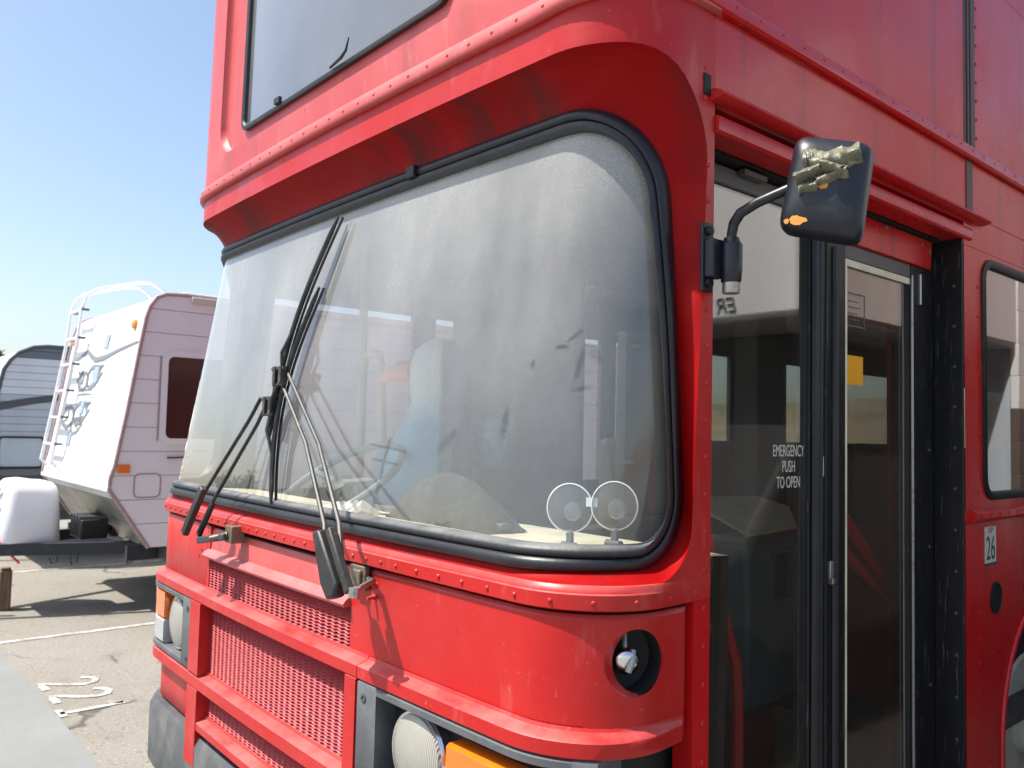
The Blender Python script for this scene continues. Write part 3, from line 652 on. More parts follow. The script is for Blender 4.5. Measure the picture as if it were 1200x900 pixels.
# lower skirt with wheel arch
AY, AZ, AR_ = 2.57, .60, .485
m = MB(); arc = [(AY-AR_*math.cos(t), AZ+AR_*math.sin(t)) for t in [PI*i/28 for i in range(29)]]
arc = [(AY-AR_, .32)]+arc+[(AY+AR_, .32)]
top = [(YD, .32)]+[(lerp(YD, 3.4, i/28), 1.380) for i in range(29)]+[(3.4, .32)]
m.grid([[(WR, a, b) for a, b in top], [(WR, a, b) for a, b in arc], [(WR-.05, a, b) for a, b in arc]])
m.grid([[(WR, YD, .32), (WR, YD, 1.38)], [(WR-.11, YD, .32), (WR-.11, YD, 1.38)]])
sk = m.build('skirt_panel', 'red_side', bus)
m = MB(); m.tube([(WR+.002, a, b) for a, b in arc], .010, 8); m.build('arch_trim', 'red_side', sk)
m = MB(); zz = .50
while zz < 1.36: m.dome((WR, YD+.105, zz), (1, 0, 0), .0058, .003); zz += .083
for yy, zq in ((2.02, .93), (2.03, .75), (1.99, .60)): m.dome((WR, yy, zq), (1, 0, 0), .0058, .003)
m.build('rivets', 'red_side', sk, kind='stuff')
flank(3.403, YE, .32, 1.38, 'skirt_panel', 'red_side')
m = MB(); m.lathe((WR-.002, 2.046, 1.115), (1, 0, 0), [(.056, 0), (.056, .005), (.050, .007), (.049, .003), (.002, .003)], 32); m.build('filler_disc', 'black', bus)
m = MB(); m.box((WR+.0005, 1.947, 1.238), (WR+.002, 2.047, 1.362)); st = m.build('number_sticker', 'sticker', bus)
m = MB(); m.box((WR+.002, 1.943, 1.230), (WR+.0024, 2.051, 1.239)); m.build('sticker_edge', 'decal_dark', st)
text_mesh('number_text', '26', .115, 'decal_dark', (WR+.0026, 1.997, 1.285), (0, 1, 0), (0, 0, 1), st, .0003, squash=.72)
text_mesh('sticker_small_text', 'SEP', .026, 'redcord', (WR+.0026, 1.997, 1.348), (0, 1, 0), (0, 0, 1), st, .0003)
# wheel
wy, wzc = 2.66, .52
wh = empty('front_wheel'); wh.parent = bus
m = MB(); m.lathe((WR-.36, wy, wzc), (1, 0, 0), [(.30, 0), (.46, .0), (.515, .04), (.515, .22), (.48, .255), (.40, .268), (.285, .25)], 48, caps=False); m.build('tyre', 'tyre', wh)
m = MB(); m.lathe((WR-.12, wy, wzc), (1, 0, 0), [(.285, .0), (.29, .012), (.275, .018), (.262, -.02), (.24, -.05), (.19, -.075), (.15, -.055), (.11, -.03), (.10, .03), (.085, .045), (.002, .05)], 48); m.build('rim', 'rim', wh)
m = MB()
for k in range(10):
    t = 2*PI*k/10+.2; c = Vector((WR-.155, wy+.222*math.cos(t), wzc+.222*math.sin(t))); m.lathe(c, (1, -.35*math.cos(t), -.35*math.sin(t)), [(.030, -.012), (.030, .004), (.002, .004)], 14)
m.build('hand_holes', 'dark', wh)
m = MB()
for k in range(10):
    t = 2*PI*k/10; m.lathe((WR-.19, wy+.13*math.cos(t), wzc+.13*math.sin(t)), (1, 0, 0), [(.014, 0), (.014, .03), (.009, .036), (.002, .036)], 6)
m.build('wheel_nuts', 'steel', wh)
m = MB(); m.grid([[(x, AY-(AR_+.04)*math.cos(PI*i/20), AZ+(AR_+.04)*math.sin(PI*i/20)) for i in range(21)] for x in (WR-.005, WR-.62)]); m.ngon([(WR-.62, AY-.53*math.cos(PI*i/20), AZ+.53*math.sin(PI*i/20)) for i in range(21)]); m.build('wheel_well', 'dark', bus)

# ------------------------------------------------------------------ doorway
XD = 1.14
m = MB(); m.box((XD-.10, 1.69, .32), (XD-.005, YD-.001, 2.33)); m.box((XD-.005, YD-.012, .32), (WR-.001, YD-.001, 2.33)); jb = m.build('door_jamb', 'doorblack', bus, bevel=.003)
m = MB(); zz = .55
while zz < 2.2: m.dome((XD+.062, YD-.012, zz), (0, -1, 0), .007, .006); zz += .135
for zz in (.85, 1.3, 1.62): m.dome((XD-.005, 1.74, zz), (1, 0, 0), .006, .005)
m.build('jamb_bolts', 'bolt', jb)
m = MB(); m.box((XD-.12, .40, 2.325), (WR-.07, YD-.013, 2.372)); m.box((XD-.06, .40, 2.285), (XD-.02, 1.20, 2.326)); m.build('door_header', 'dark', bus)
m = MB(); m.box((XD-.02, .42, 2.300), (XD+.012, .47, 2.325)); m.box((XD, .62, 2.303), (XD+.02, .72, 2.316)); m.build('header_fittings', 'greytrim', bus)
# red board over the rear leaf
m = MB(); m.prism([(XD-.006, 1.185, 2.226), (XD-.006, 1.732, 2.226), (XD-.006, 1.742, 2.322), (XD-.006, 1.185, 2.322)], (.014, 0, 0)); rb = m.build('door_top_board', 'red_side', bus, bevel=.002)
m = MB()
for yy, zq in ((1.66, 2.30), (1.715, 2.285), (1.40, 2.31), (1.25, 2.31)): m.lathe((XD+.008, yy, zq), (1, 0, 0), [(.008, 0), (.008, .004), (.002, .005)], 8)
m.build('board_screws', 'brass', rb)
# leaves
def leaf(y0, y1, wl, wr_, ztop, mat='doorblack'):
    d = empty('door_leaf'); d.parent = bus
    m = MB(); m.box((XD-.03, y0, .33), (XD, y0+wl, ztop)); m.build('stile', mat, d, bevel=.005)
    m = MB(); m.box((XD-.03, y1-wr_, .33), (XD, y1, ztop)); m.build('stile', mat, d, bevel=.005)
    m = MB(); m.box((XD-.028, y0+wl, ztop-.045), (XD-.003, y1-wr_, ztop)); m.build('top_rail', 'greytrim', d, bevel=.003)
    m = MB(); m.box((XD-.028, y0+wl, .33), (XD-.003, y1-wr_, .42)); m.build('bottom_rail', mat, d, bevel=.003)
    m = MB(); m.box((XD-.018, y0+wl, .42), (XD-.012, y1-wr_, ztop-.045)); m.build('door_glass', 'doorglass', d)
    m = MB()
    for yy in (y0+wl+.004, y1-wr_-.004): m.box((XD-.022, yy-.004, .42), (XD-.005, yy+.004, ztop-.045))
    m.build('glazing_strip', 'black', d)
    return d
d1 = leaf(.402, 1.050, .05, .086, 2.315)
d2 = leaf(1.056, 1.688, .112, .09, 2.226)
# door-edge details: rubber nosing with scuffs, latch, silver strips
m = MB(); m.tube([(XD+.004, .985, .4), (XD+.006, .985, 1.3), (XD+.004, .985, 2.3)], .014, 8); m.tube([(XD+.004, 1.012, .4), (XD+.004, 1.012, 2.3)], .010, 8); m.build('nosing', 'gasket', d1)
m = MB(); m.tube([(XD+.002, 1.10, .4), (XD+.002, 1.10, 2.2)], .012, 8); m.build('nosing', 'gasket', d2)
m = MB(); m.box((XD, 1.062, 1.262), (XD+.010, 1.082, 1.31)); m.box((XD+.0, 1.064, 1.247), (XD+.016, 1.080, 1.264)); m.build('latch', 'steel', d2, bevel=.002)
m = MB(); m.box((XD, 1.034, 1.545), (XD+.002, 1.040, 1.60)); m.build('paint_chip', 'sticker', d1)
m = MB(); m.tube([(XD+.002, 1.60, .4), (XD+.002, 1.60, 2.19)], .004, 6); m.tube([(XD+.001, 1.660, 2.10), (XD+.001, 1.660, 2.2)], .006, 6); m.build('bright_strip', 'steel', d2)
m = MB(); m.box((XD-.010, 1.169, .5), (XD-.004, 1.183, 2.18)); m.box((XD-.010, 1.183, 2.160), (XD-.004, 1.60, 2.18)); m.build('inner_bead', 'cream', d2)
t = text_mesh('door_text', 'EMERGENCY\nPUSH\nTO OPEN', .044, 'lettering', (XD-.0108, .880, 1.572), (0, 1, 0), (0, 0, 1), d1, .0003, squash=.62)
m = MB(); m.box((XD-.0115, 1.186, 2.082), (XD-.0108, 1.305, 2.086)); m.box((XD-.0115, 1.301, 1.988), (XD-.0108, 1.305, 2.0815)); m.box((XD-.0115, 1.186, 1.984), (XD-.0108, 1.305, 1.988))
for k in range(4): m.box((XD-.0115, 1.20, 2.005+k*.018), (XD-.0109, 1.275-.012*(k % 2), 2.008+k*.018))
m.build('notice_outline', 'greytrim', d2, kind='stuff')
m = MB(); m.box((XD-.0114, 1.184, 1.812), (XD-.0106, 1.292, 1.898)); m.build('yellow_sticker', 'yellow', d2, bevel=.0)

# ------------------------------------------------------------------ nearside mirror
mi = empty('door_mirror'); mi.parent = bus
bx = WR+.03
m = MB(); m.box((WR, .345, 1.965), (WR+.008, .385, 2.118)); m.tube([(WR+.008, .365, 2.10), (WR+.016, .365, 2.10)], .011, 8); m.tube([(WR+.008, .365, 1.985), (WR+.016, .365, 1.985)], .011, 8)
m.box((WR+.004, .352, 1.995), (WR+.03, .395, 2.08)); m.build('mirror_bracket', 'mirror_black', mi, bevel=.003)
m = MB(); m.lathe((bx+.012, .402, 1.985), (0, 0, 1), [(.019, 0), (.022, .004), (.024, .03), (.024, .085), (.019, .09), (.016, .10)], 20); m.build('clamp', 'mirror_black', mi)
m = MB(); m.lathe((bx+.012, .402, 1.962), (0, 0, 1), [(.018, 0), (.019, .003), (.019, .03)], 18); m.build('clamp_end', 'steel', mi)
ap = [(bx+.012, .402, 2.06), (bx+.013, .402, 2.095), (bx+.020, .399, 2.115), (bx+.04, .393, 2.133), (bx+.08, .398, 2.150), (bx+.14, .420, 2.172), (bx+.195, .438, 2.188)]
m = MB(); m.tube(ap, [.011, .011, .0115, .0115, .011, .0105, .010], 12); m.build('mirror_arm', 'mirror_black', mi)
# housing: back outline in the plane of the mirror
M0 = Vector((1.462, .452, 2.166)); nb = Vector((.42, -.9, .05)).normalized(); ex = Vector((.906, .423, 0)); ez = nb.cross(ex)*-1
if ez.z < 0: ez = -ez
cor = [(.070, -.122), (.096, .083), (-.056, .121), (-.092, -.080)]
def mloop(sc_, rad, dep):
    pts = [Vector(c)*sc_ for c in cor]; out = []
    for i in range(4):
        p = pts[i]; a = (pts[i-1]-p).normalized(); b = (pts[(i+1) % 4]-p).normalized()
        for k in range(7):
            t = k/6; q0 = p+a*rad; q1 = p+b*rad; q = q0*(1-t)**2+p*2*t*(1-t)+q1*t*t; out.append(M0+ex*q.x+ez*q.y+nb*dep)
    return out
m = MB(); Ls = [mloop(1.0, .03, -.035), mloop(1.01, .03, -.012), mloop(.985, .032, .006), mloop(.93, .034, .018), mloop(.72, .03, .030), mloop(.35, .02, .035)]
m.grid(Ls, cv=True); m.ngon(Ls[-1]); m.build('mirror_housing', 'mirror_black', mi, ang=60)
m = MB(); m.ngon(mloop(.96, .03, -.030)); m.build('mirror_glass', 'chrome', mi)
def mp(x, y, d): return M0+ex*x+ez*y+nb*d
def patch(pts, d, name, mat):
    m = MB(); P = [mp(x, y, dd) for x, y, dd in pts]; m.prism(P, nb*.0015); return m.build(name, mat, mi)
def blob(cx, cy, rx, ry, ds, seed, n=22):
    rn = random.Random(seed); return [(cx+rx*math.cos(2*PI*i/n)*(.75+.4*rn.random()), cy+ry*math.sin(2*PI*i/n)*(.7+.45*rn.random()), ds) for i in range(n)]
patch(blob(-.048, -.070, .018, .011, .0275, 3), 0, 'bare_patch', 'orange'); patch(blob(-.072, -.071, .005, .006, .0225, 5, 10), 0, 'bare_patch', 'orange')
patch(blob(-.002, -.004, .012, .009, .0350, 4), 0, 'bare_patch', 'orange')
# crumpled tape wrapped over the arm joint
rn = random.Random(11)
def crumple(c, w, h, ang, lift, seed, rough=.012):
    rn = random.Random(seed); m = MB(); rows = []; ca, sa = math.cos(ang), math.sin(ang)
    for i in range(9):
        row = []
        for j in range(7):
            u = (i/8-.5)*w*(1+.15*rn.uniform(-1, 1)); v = (j/6-.5)*h*(1+.2*rn.uniform(-1, 1))
            d = lift+.018*math.cos(j/6*PI*2-PI)*.3+rough*rn.uniform(-.5, 1)*(.5+.5*math.sin(i*1.9+j))+.016*(1-(2*j/6-1)**2)
            row.append(mp(c[0]+u*ca-v*sa, c[1]+u*sa+v*ca, d))
        rows.append(row)
    m.grid(rows); o = m.build('tape', 'tape', mi, ang=28); ss = o.modifiers.new('sub', 'SUBSURF'); ss.levels = 1; ss.render_levels = 2; s = o.modifiers.new('solid', 'SOLIDIFY'); s.thickness = .0018; return o
crumple((.004, .044), .062, .058, .05, .030, 1, .013); crumple((.050, .052), .042, .046, .30, .032, 2, .015); crumple((-.030, .022), .055, .030, .35, .034, 3, .009)
crumple((.016, .012), .062, .030, .30, .030, 4, .010); crumple((-.030, -.006), .034, .034, .1, .027, 5, .007); crumple((-.030, .052), .018, .062, .1, .025, 6, .008); crumple((.012, .030), .05, .03, -.5, .040, 7, .012)

# ------------------------------------------------------------------ wipers
def wiper(base, pts_a, pts_b, blade, name_label, worn, head):
    w = empty('wiper'); w.parent = bus; w['label'] = name_label
    mt = 'wiper_worn' if worn else 'wiper'
    m = MB(); m.tube(pts_a, .0064, 8); m.build('arm', mt, w)
    m = MB(); m.tube(pts_b, .0064, 8); m.build('arm', mt, w)
    rows = []; k = len(blade); m = MB()
    B3 = [Vector(p) for p in blade]
    m.tube([p+Vector((0, .004, 0)) for p in B3], .006, 6, flat=.6); rb_ = m.build('blade_rubber', 'black', w)
    m = MB(); m.tube([p+Vector((0, -.012, 0)) for p in B3], [.004]+[.008]*(k-2)+[.004], 8); m.build('blade', mt, w)
    # bridge (yoke) with end claws
    c = Vector(head); d = (B3[-1]-B3[0]).normalized(); L = (B3[-1]-B3[0]).length
    m = MB(); mid = c
    near = lambda s: min(B3, key=lambda p: (p-(c+d*s)).length)
    for s in (-.30, .30):
        q = near(s*L*.75)
        m.tube([mid+Vector((0, -.010, 0)), (mid+q)/2+Vector((0, -.030, 0)), q+Vector((0, -.012, 0))], .0055, 6)
    m.build('blade_yoke', mt, w)
    m = MB(); m.box(c+Vector((-.030, -.030, -.028)), c+Vector((-.012, -.008, .028))); m.box(c+Vector((.012, -.030, -.028)), c+Vector((.030, -.008, .028))); m.tube([c+Vector((-.045, -.02, .02)), c+Vector((.038, -.02, .02))], .007, 8); m.tube([c+Vector((-.038, -.02, -.03)), c+Vector((.036, -.02, -.03))], .006, 8)
    m.build('arm_clip', 'wiper_worn', w, bevel=.002)
    return w
# far wiper: black arms, blade parked near the centre
def gy(x, z): return gl_surf(x, z, 0).y
def gp(x, z, off): p = gl_surf(x, z, off); return (p.x, p.y, p.z)
hl = gp(-.245, 1.735, .045)
w1 = wiper(None, [(-.560, -.105, 1.290), (-.50, -.085, 1.39), (-.345, gy(-.34, 1.66)-.05, 1.665), (-.292, gy(-.29, 1.73)-.045, 1.738)],
           [(-.445, -.105, 1.290), (-.40, -.075, 1.40), (-.285, gy(-.27, 1.66)-.045, 1.655), (-.225, gy(-.22, 1.73)-.045, 1.738)],
           [gp(lerp(-.045, -.125, t)-.075*math.sin(t*PI), lerp(2.09, 1.405, t), .012+.012*math.sin(t*PI)) for t in [i/14 for i in range(15)]], 'far wiper with thin black arms', False, gp(-.21, 1.715, .03))
m = MB(); m.bar((-.572, -.105, 1.272), (-.470, -.085, 1.435), .030, .022, (0, 1, 0)); m.build('arm_cover', 'wiper', w1, bevel=.004)
m = MB(); m.bar((-.455, -.10, 1.278), (-.405, -.075, 1.39), .020, .016, (0, 1, 0)); m.build('arm_cover', 'wiper', w1, bevel=.004)
m = MB(); m.bar((-.46, -.095, 1.262), (-.34, -.05, 1.284), .030, .024); m.build('spindle_arm', 'bolt', w1, bevel=.005)
m = MB(); m.box((-.37, -.045, 1.262), (-.315, .0, 1.318)); m.tube([(-.345, -.045, 1.29), (-.38, -.09, 1.275)], .009, 10); m.build('spindle_block', 'brass', w1, bevel=.003)
hr_ = gp(-.155, 1.795, .045)
w2 = wiper(None, [(.455, -.120, 1.330), (.40, -.095, 1.40), (.10, gy(.1, 1.6)-.055, 1.60), (-.185, gy(-.19, 1.80)-.045, 1.815)],
           [(.540, -.120, 1.330), (.475, -.095, 1.41), (.18, gy(.15, 1.6)-.055, 1.60), (-.115, gy(-.12, 1.80)-.045, 1.815)],
           [gp(lerp(.02, -.205, t)-.05*math.sin(t*PI), lerp(2.31, 1.60, t), .02+.012*math.sin(t*PI)) for t in [i/14 for i in range(15)]], 'near wiper with worn grey arms and a heavy arm cover', True, gp(-.150, 1.81, .04))
m = MB(); m.prism([(.405, -.135, 1.385), (.445, -.14, 1.395), (.555, -.145, 1.275), (.550, -.145, 1.245), (.510, -.145, 1.232), (.470, -.14, 1.262)], (0, .034, 0)); m.build('arm_cover', 'wiper', w2, bevel=.008)
m = MB(); m.bar((.485, -.125, 1.40), (.590, -.125, 1.262), .022, .020, (0, 1, 0)); m.build('arm_cover', 'wiper_worn', w2, bevel=.004)
m = MB(); m.tube([(.60, -.118, 1.252), (.60, -.118, 1.275)], .014, 10); m.tube([(.575, -.10, 1.262), (.52, -.02, 1.268), (.455, .005, 1.262)], .0075, 10); m.build('spindle_arm', 'steel', w2)
m = MB(); m.box((.39, -.012, 1.232), (.468, .004, 1.294)); m.box((.405, -.020, 1.24), (.455, -.010, 1.284)); m.build('spindle_plate', 'brass', w2, bevel=.003)

# ------------------------------------------------------------------ rest of the shell and the interior
m = MB(); m.box((-WL, .35, .32), (-WL+.02, YE, 1.36)); m.box((-WL, .35, 2.24), (-WL+.02, YE, 2.62)); m.build('far_side_wall', 'interior', bus)
PY = (.30, 1.275, 2.7, 4.1, 5.5, 6.9, 8.3, YE)
for k in range(7):
    y = PY[k]
    m = MB(); m.box((-WL, y, 1.36), (-WL+.03, y+.14, 2.24)); m.build('far_window_pillar', 'greytrim', bus)
    m = MB(); m.box((-WL+.008, y+.1402, 1.36), (-WL+.013, PY[k+1], 2.24)); m.build('far_side_window', 'farglass', bus)
m = MB(); m.box((-WL, .35, 2.62), (-WL+.02, YE, 4.25)); m.build('far_upper_wall', 'red_side', bus)
m = MB(); m.box((-WL, YE, .32), (WR, YE+.03, 4.25)); m.build('rear_wall', 'red_side', bus)
m = MB(); m.box((-WL+.02, .12, 4.22), (WR-.02, YE, 4.30)); m.build('roof', 'red_faded', bus, bevel=.03)
m = MB(); m.box((-WL+.021, .27, 2.47), (WR-.025, YE, 2.51)); m.build('lower_ceiling', 'interior', bus)
m = MB(); m.box((-WL+.021, .10, .62), (XD-.6, YE, .66)); m.box((XD-.6, 1.78, .62), (WR-.03, YE, .66)); m.box((XD-.6, .2, .36), (WR-.06, 1.78, .40)); m.build('bus_floor', 'floor', bus)
m = MB(); m.box((XD-.62, .3, .40), (XD-.6, 1.78, .62)); m.build('step_riser', 'red_dull', bus)
# dashboard shelf following the glass, wide on the near side
m = MB(); rows = []
for k in range(5):
    t = k/4; row = []
    for i in range(31):
        x = lerp(-1.22, 1.15, i/30); yf = gl_surf(x, 1.40).y+.012; yb = .42 if x < -.1 else lerp(.42, .58, min(1, (x+.1)/.5)); yb = max(yb, yf+.02)
        row.append((x, lerp(yf, yb, t), 1.377-.012*t*t))
    rows.append(row)
low = [[(p[0], p[1], p[2]-.002) for p in rows[-1]], [(p[0], p[1], 1.25) for p in rows[-1]], [(p[0], p[1]-.02, .66) for p in rows[-1]]]
m.grid(rows); m.build('dash_shelf', 'cream', bus, ang=50)
m = MB(); m.grid(low); m.build('dash_front', 'dashdark', bus, ang=50)
m = MB(); m.bar((-.15, .30, 1.395), (.62, .33, 1.392), .035, .018); m.build('dash_trim', 'greyplastic', bus, bevel=.004)
# steering wheel and driver's seat (driver sits on the far side)
sw = empty('steering_wheel'); sw.parent = bus
ctr = Vector((-.72, .56, 1.42)); nrm = Vector((0, -.55, .84)).normalized(); e1 = Vector((1, 0, 0)); e2 = nrm.cross(e1)
m = MB(); m.tube([ctr+(e1*math.cos(2*PI*i/48)+e2*math.sin(2*PI*i/48))*.29 for i in range(48)], .016, 10, closed=True); m.build('rim', 'steerblue', sw)
for t in (.2, PI-.2):
    m = MB(); m.tube([ctr, ctr+(e1*math.cos(t)+e2*math.sin(t))*.28], .013, 8); m.build('spoke', 'steerblue', sw)
m = MB(); m.lathe(ctr-nrm*.03, nrm, [(.06, 0), (.06, .03), (.03, .045), (.002, .047)], 24); m.tube([ctr-nrm*.02, ctr-nrm*.5], .035, 10); m.build('hub', 'black', sw)
ds = empty('driver_seat'); ds.parent = bus
def soft(name, a, b, mat, bev, par):
    m = MB(); m.box(a, b); o = m.build(name, mat, par); mod = o.modifiers.new('b', 'BEVEL'); mod.width = bev; mod.segments = 5; return o
soft('seat_back', (-.86, 1.10, 1.02), (-.40, 1.24, 1.72), 'seat', .06, ds); soft('seat_cushion', (-.88, .66, .93), (-.38, 1.12, 1.06), 'seat', .05, ds)
m = MB(); m.box((-.75, .75, .66), (-.5, 1.1, .93)); m.build('seat_base', 'black', ds)
# tan grab frame on the cab side and cab partition
m = MB(); m.tube([(-1.10, .88, .7), (-1.10, .88, 1.93), (-1.08, .88, 1.985), (-1.02, .88, 2.0), (-.96, .88, 1.985), (-.94, .88, 1.93), (-.86, .90, .7)], .022, 10); m.tube([(-1.10, .88, 1.9), (-1.12, .88, 2.47)], .02, 10); m.build('cab_grab_rail', 'tan', bus)
m = MB(); m.box((-.33, .95, .66), (-.30, 1.55, 1.5)); m.box((-1.27, 1.53, .66), (-.30, 1.56, 2.47)); m.build('cab_partition', 'brown', bus)
m = MB(); m.box((.18, 2.02, .66), (.30, 2.26, 2.47)); po = m.build('stanchion_post', 'greytrim', bus, bevel=.01)
m = MB()
for zz in (1.35, 1.72, 1.95, 2.1): m.dome((.30, 2.20, zz), (1, 0, 0), .010, .006)
m.build('post_bolts', 'bolt', po)
# fare box: blue-grey cabinet with a rounded dark well and a pale top plate
fb = empty('fare_box'); fb.parent = bus
m = MB(); m.box((.30, 1.50, .66), (.60, 1.94, 1.255)); m.build('cabinet', 'bluebox', fb, bevel=.02)
hole = rrect(1.712, 1.13, .125, .19, .028, 6); hole2 = rrect(1.712, 1.13, .098, .165, .02, 6)
m = MB(); m.grid([[(.601, a, b) for a, b in hole], [(.610, a, b) for a, b in hole], [(.610, a, b) for a, b in hole2], [(.602, a, b) for a, b in hole2]], cv=True); m.build('well_rim', 'steel', fb)
m = MB(); m.ngon([(.6015, a, b) for a, b in hole2]); m.build('well', 'dark', fb)
m = MB(); m.prism([(.62, 1.47, 1.29), (.62, 1.80, 1.30), (.55, 1.86, 1.37), (.40, 1.86, 1.40), (.32, 1.47, 1.40)], (0, 0, .012)); m.build('top_plate', 'cream', fb, bevel=.004)
m = MB(); m.box((.604, 1.84, .9), (.608, 1.852, 1.30)); m.box((.604, 1.885, .9), (.608, 1.897, 1.34)); m.build('white_strips', 'white', fb)
# ticket-side dark panel near the pillar, red rails
m = MB(); m.box((.42, .98, .66), (.46, 1.32, 2.0)); m.box((.46, .98, 1.36), (.50, 1.32, 1.375)); m.box((.46, .98, 1.55), (.50, 1.32, 1.56)); m.box((.455, 1.0, 1.94), (.50, 1.32, 1.955)); m.build('cab_door', 'brown', bus)
m = MB(); m.tube([(1.06, .62, 1.40), (1.06, .655, 1.29), (1.06, .685, 1.20), (1.06, .745, 1.06), (1.06, .755, .93), (1.06, .757, .4)], .016, 10); m.build('grab_rail', 'rail_red', bus)
m = MB(); m.tube([(1.0, 1.30, 1.50), (1.0, 1.872, 1.045), (1.0, 1.96, .99)], .019, 10); m.build('grab_rail', 'rail_red', bus)
m = MB(); m.tube([(1.0, 1.30, 1.37), (1.0, 1.80, 1.062)], .017, 10); m.build('grab_rail', 'rail_red', bus)
m = MB(); m.tube([(1.02, 1.72, .5), (1.02, 1.72, 2.3)], .016, 10); m.build('grab_rail', 'red_dull', bus)
m = MB(); m.box((.32, 2.0, .66), (1.18, 2.04, 1.32)); m.build('seat_screen', 'red_dull', bus)
# rows of seats inside
for k in range(4):
    for sx in (-1.2, .42):
        g = empty('passenger_seat'); g.parent = bus
        soft('seat_back', (sx, 2.6+k*.85, 1.0), (sx+.75, 2.7+k*.85, 1.62), 'brown', .04, g); soft('seat_cushion', (sx, 2.2+k*.85, .98), (sx+.75, 2.64+k*.85, 1.1), 'brown', .04, g)

# ------------------------------------------------------------------ things on the dash
sc_ = empty('suction_mount', (1.0, .25, 1.37)); tag(sc_, 'pair of clear round suction discs on stalks at the windscreen corner', 'suction mount')
L0 = Vector((1.0, .25, 1.37))
for (x, y, z, r_) in ((.985, .205, 1.480, .056), (1.088, .240, 1.492, .054)):
    nrm = Vector((.42, -.9, .05)).normalized(); c = Vector((x, y, z))-L0
    m = MB(); m.lathe(c, nrm, [(r_, -.002), (r_, .002), (r_*.955, .003), (r_*.955, -.003), (r_, -.002)], 40, caps=False); m.build('disc_rim', 'clearplastic_rim', sc_)
    m = MB(); m.lathe(c, nrm, [(r_*.94, 0), (r_*.6, .004), (.002, .008)], 40, caps=False); m.build('disc', 'disc', sc_)
    m = MB(); m.lathe(c-nrm*.02+Vector((0, 0, -.008)), nrm, [(.022, 0), (.019, .008), (.010, .010), (.002, .010)], 20); m.build('disc_boss', 'disc', sc_)
    b = c-Vector((0, 0, r_)); m = MB(); m.box(b+Vector((-.008, -.004, -.045)), b+Vector((.010, .006, .006))); m.tube([b+Vector((-.02, 0, -.03)), b+Vector((.02, 0, -.03))], .010, 8); m.build('stalk', 'greyplastic', sc_, bevel=.003)
c = (Vector((.985, .205, 1.49))+Vector((1.088, .240, 1.502)))/2-L0; m = MB(); m.bar(c-Vector((.012, .005, 0)), c+Vector((.012, .005, 0)), .006, .02); m.build('disc_link', 'clearplastic_rim', sc_)
rg = MB()
for k in range(5):
    a = .12+.02*k; rg.tube([(-.02+.035*k, .10+.01*k, 1.389), (.03+.035*k, .15, 1.405+.004*k), (.06+.03*k, .20, 1.392)], [.012, .016, .008], 8)
tag(rg.build('work_glove', 'white'), 'crumpled pale work glove lying on the cream dash behind the wipers', 'glove')
mm = MB(); rows = []
for i in range(13):
    t = i/12; rows.append([(.10+.52*t, .34+.07*math.cos(j/10*PI), 1.375+math.sin(j/10*PI)*.17*math.sin(PI*t)**.7*(1-.25*t)) for j in range(11)])
mm.grid(rows); tag(mm.build('shrub_reflection_mound', 'mounddark', ang=60), 'added dark mound on the dash, standing in for the shrub mirrored in the glass', 'stand-in mound')  # added mound, stands in for a dark shrub reflection

# ------------------------------------------------------------------ travel trailers
def trailer_shell(root, prof, L, W2, x_r, step, side_mat, front_mat, roof_z, zlow, side_fn=None, front_fn=None, core='trailer_mid'):
    """prof: [(y,z)] front edge from the bottom up; planks run along the side and across the nose"""
    def yf(z):
        if z <= prof[0][1]: return prof[0][0]
        for (y0, z0), (y1, z1) in zip(prof, prof[1:]):
            if z <= z1: return lerp(y0, y1, (z-z0)/max(z1-z0, 1e-6))
        return prof[-1][0]
    zs = []; z = zlow
    while z < roof_z-.03: zs.append(z); z += step
    zs.append(roof_z)
    for i in range(len(zs)-1):
        z0, z1 = zs[i]+.002, zs[i+1]-.002; nz = 5
        zz = [lerp(z0, z1, k/nz) for k in range(nz+1)]
        for sx, xx in ((1, x_r), (-1, x_r-W2)):
            pts = [(xx, yf(q)+.002, q) for q in zz]+[(xx, L, z1), (xx, L, z0)]
            m = MB(); m.prism(pts, (-sx*.02, 0, 0)); m.build('siding_plank', side_fn(z0) if side_fn else side_mat, root, smooth=False, bevel=.003)
        m = MB(); rows = [[(x_r-W2+.012, yf(q), q), (x_r-.012, yf(q), q)] for q in zz]; m.grid(rows)
        rows2 = [[(x_r-W2+.012, yf(q)+.03, q), (x_r-.012, yf(q)+.03, q)] for q in zz]; m.grid(rows2)
        m.build('nose_plank', front_fn(z0) if front_fn else front_mat, root, smooth=True, ang=30)
    # dark core keeps the joints shut
    m = MB(); pts = [(x_r-.018, yf(q)+.02, q) for q in [lerp(zlow, roof_z, k/14) for k in range(15)]]+[(x_r-.018, L-.02, roof_z-.002), (x_r-.018, L-.02, zlow)]
    m.prism(pts, (-(W2-.036), 0, 0)); m.build('core', core, root, smooth=False)
    m = MB(); m.box((x_r-W2, yf(roof_z), roof_z), (x_r, L, roof_z+.025)); m.build('roof', side_mat, root, bevel=.006)
    m = MB(); m.box((x_r-W2, L-.02, zlow), (x_r, L+.01, roof_z)); m.build('rear_wall', side_mat, root)
    return yf
def axle_wheels(root, x_r, W2, ys, z=.36):
    for yy in ys:
        for xx in (x_r-.28, x_r-W2+.04):
            w = empty('trailer_wheel'); w.parent = root
            m = MB(); m.lathe((xx, yy, z), (1, 0, 0), [(.2, 0), (.33, .0), (.36, .03), (.36, .2), (.33, .23), (.2, .235)], 32); m.build('tyre', 'tyre', w)
            m = MB(); m.lathe((xx+.21, yy, z), (1, 0, 0), [(.21, 0), (.2, .03), (.14, .01), (.06, .04), (.002, .045)], 28); m.build('rim', 'white', w)

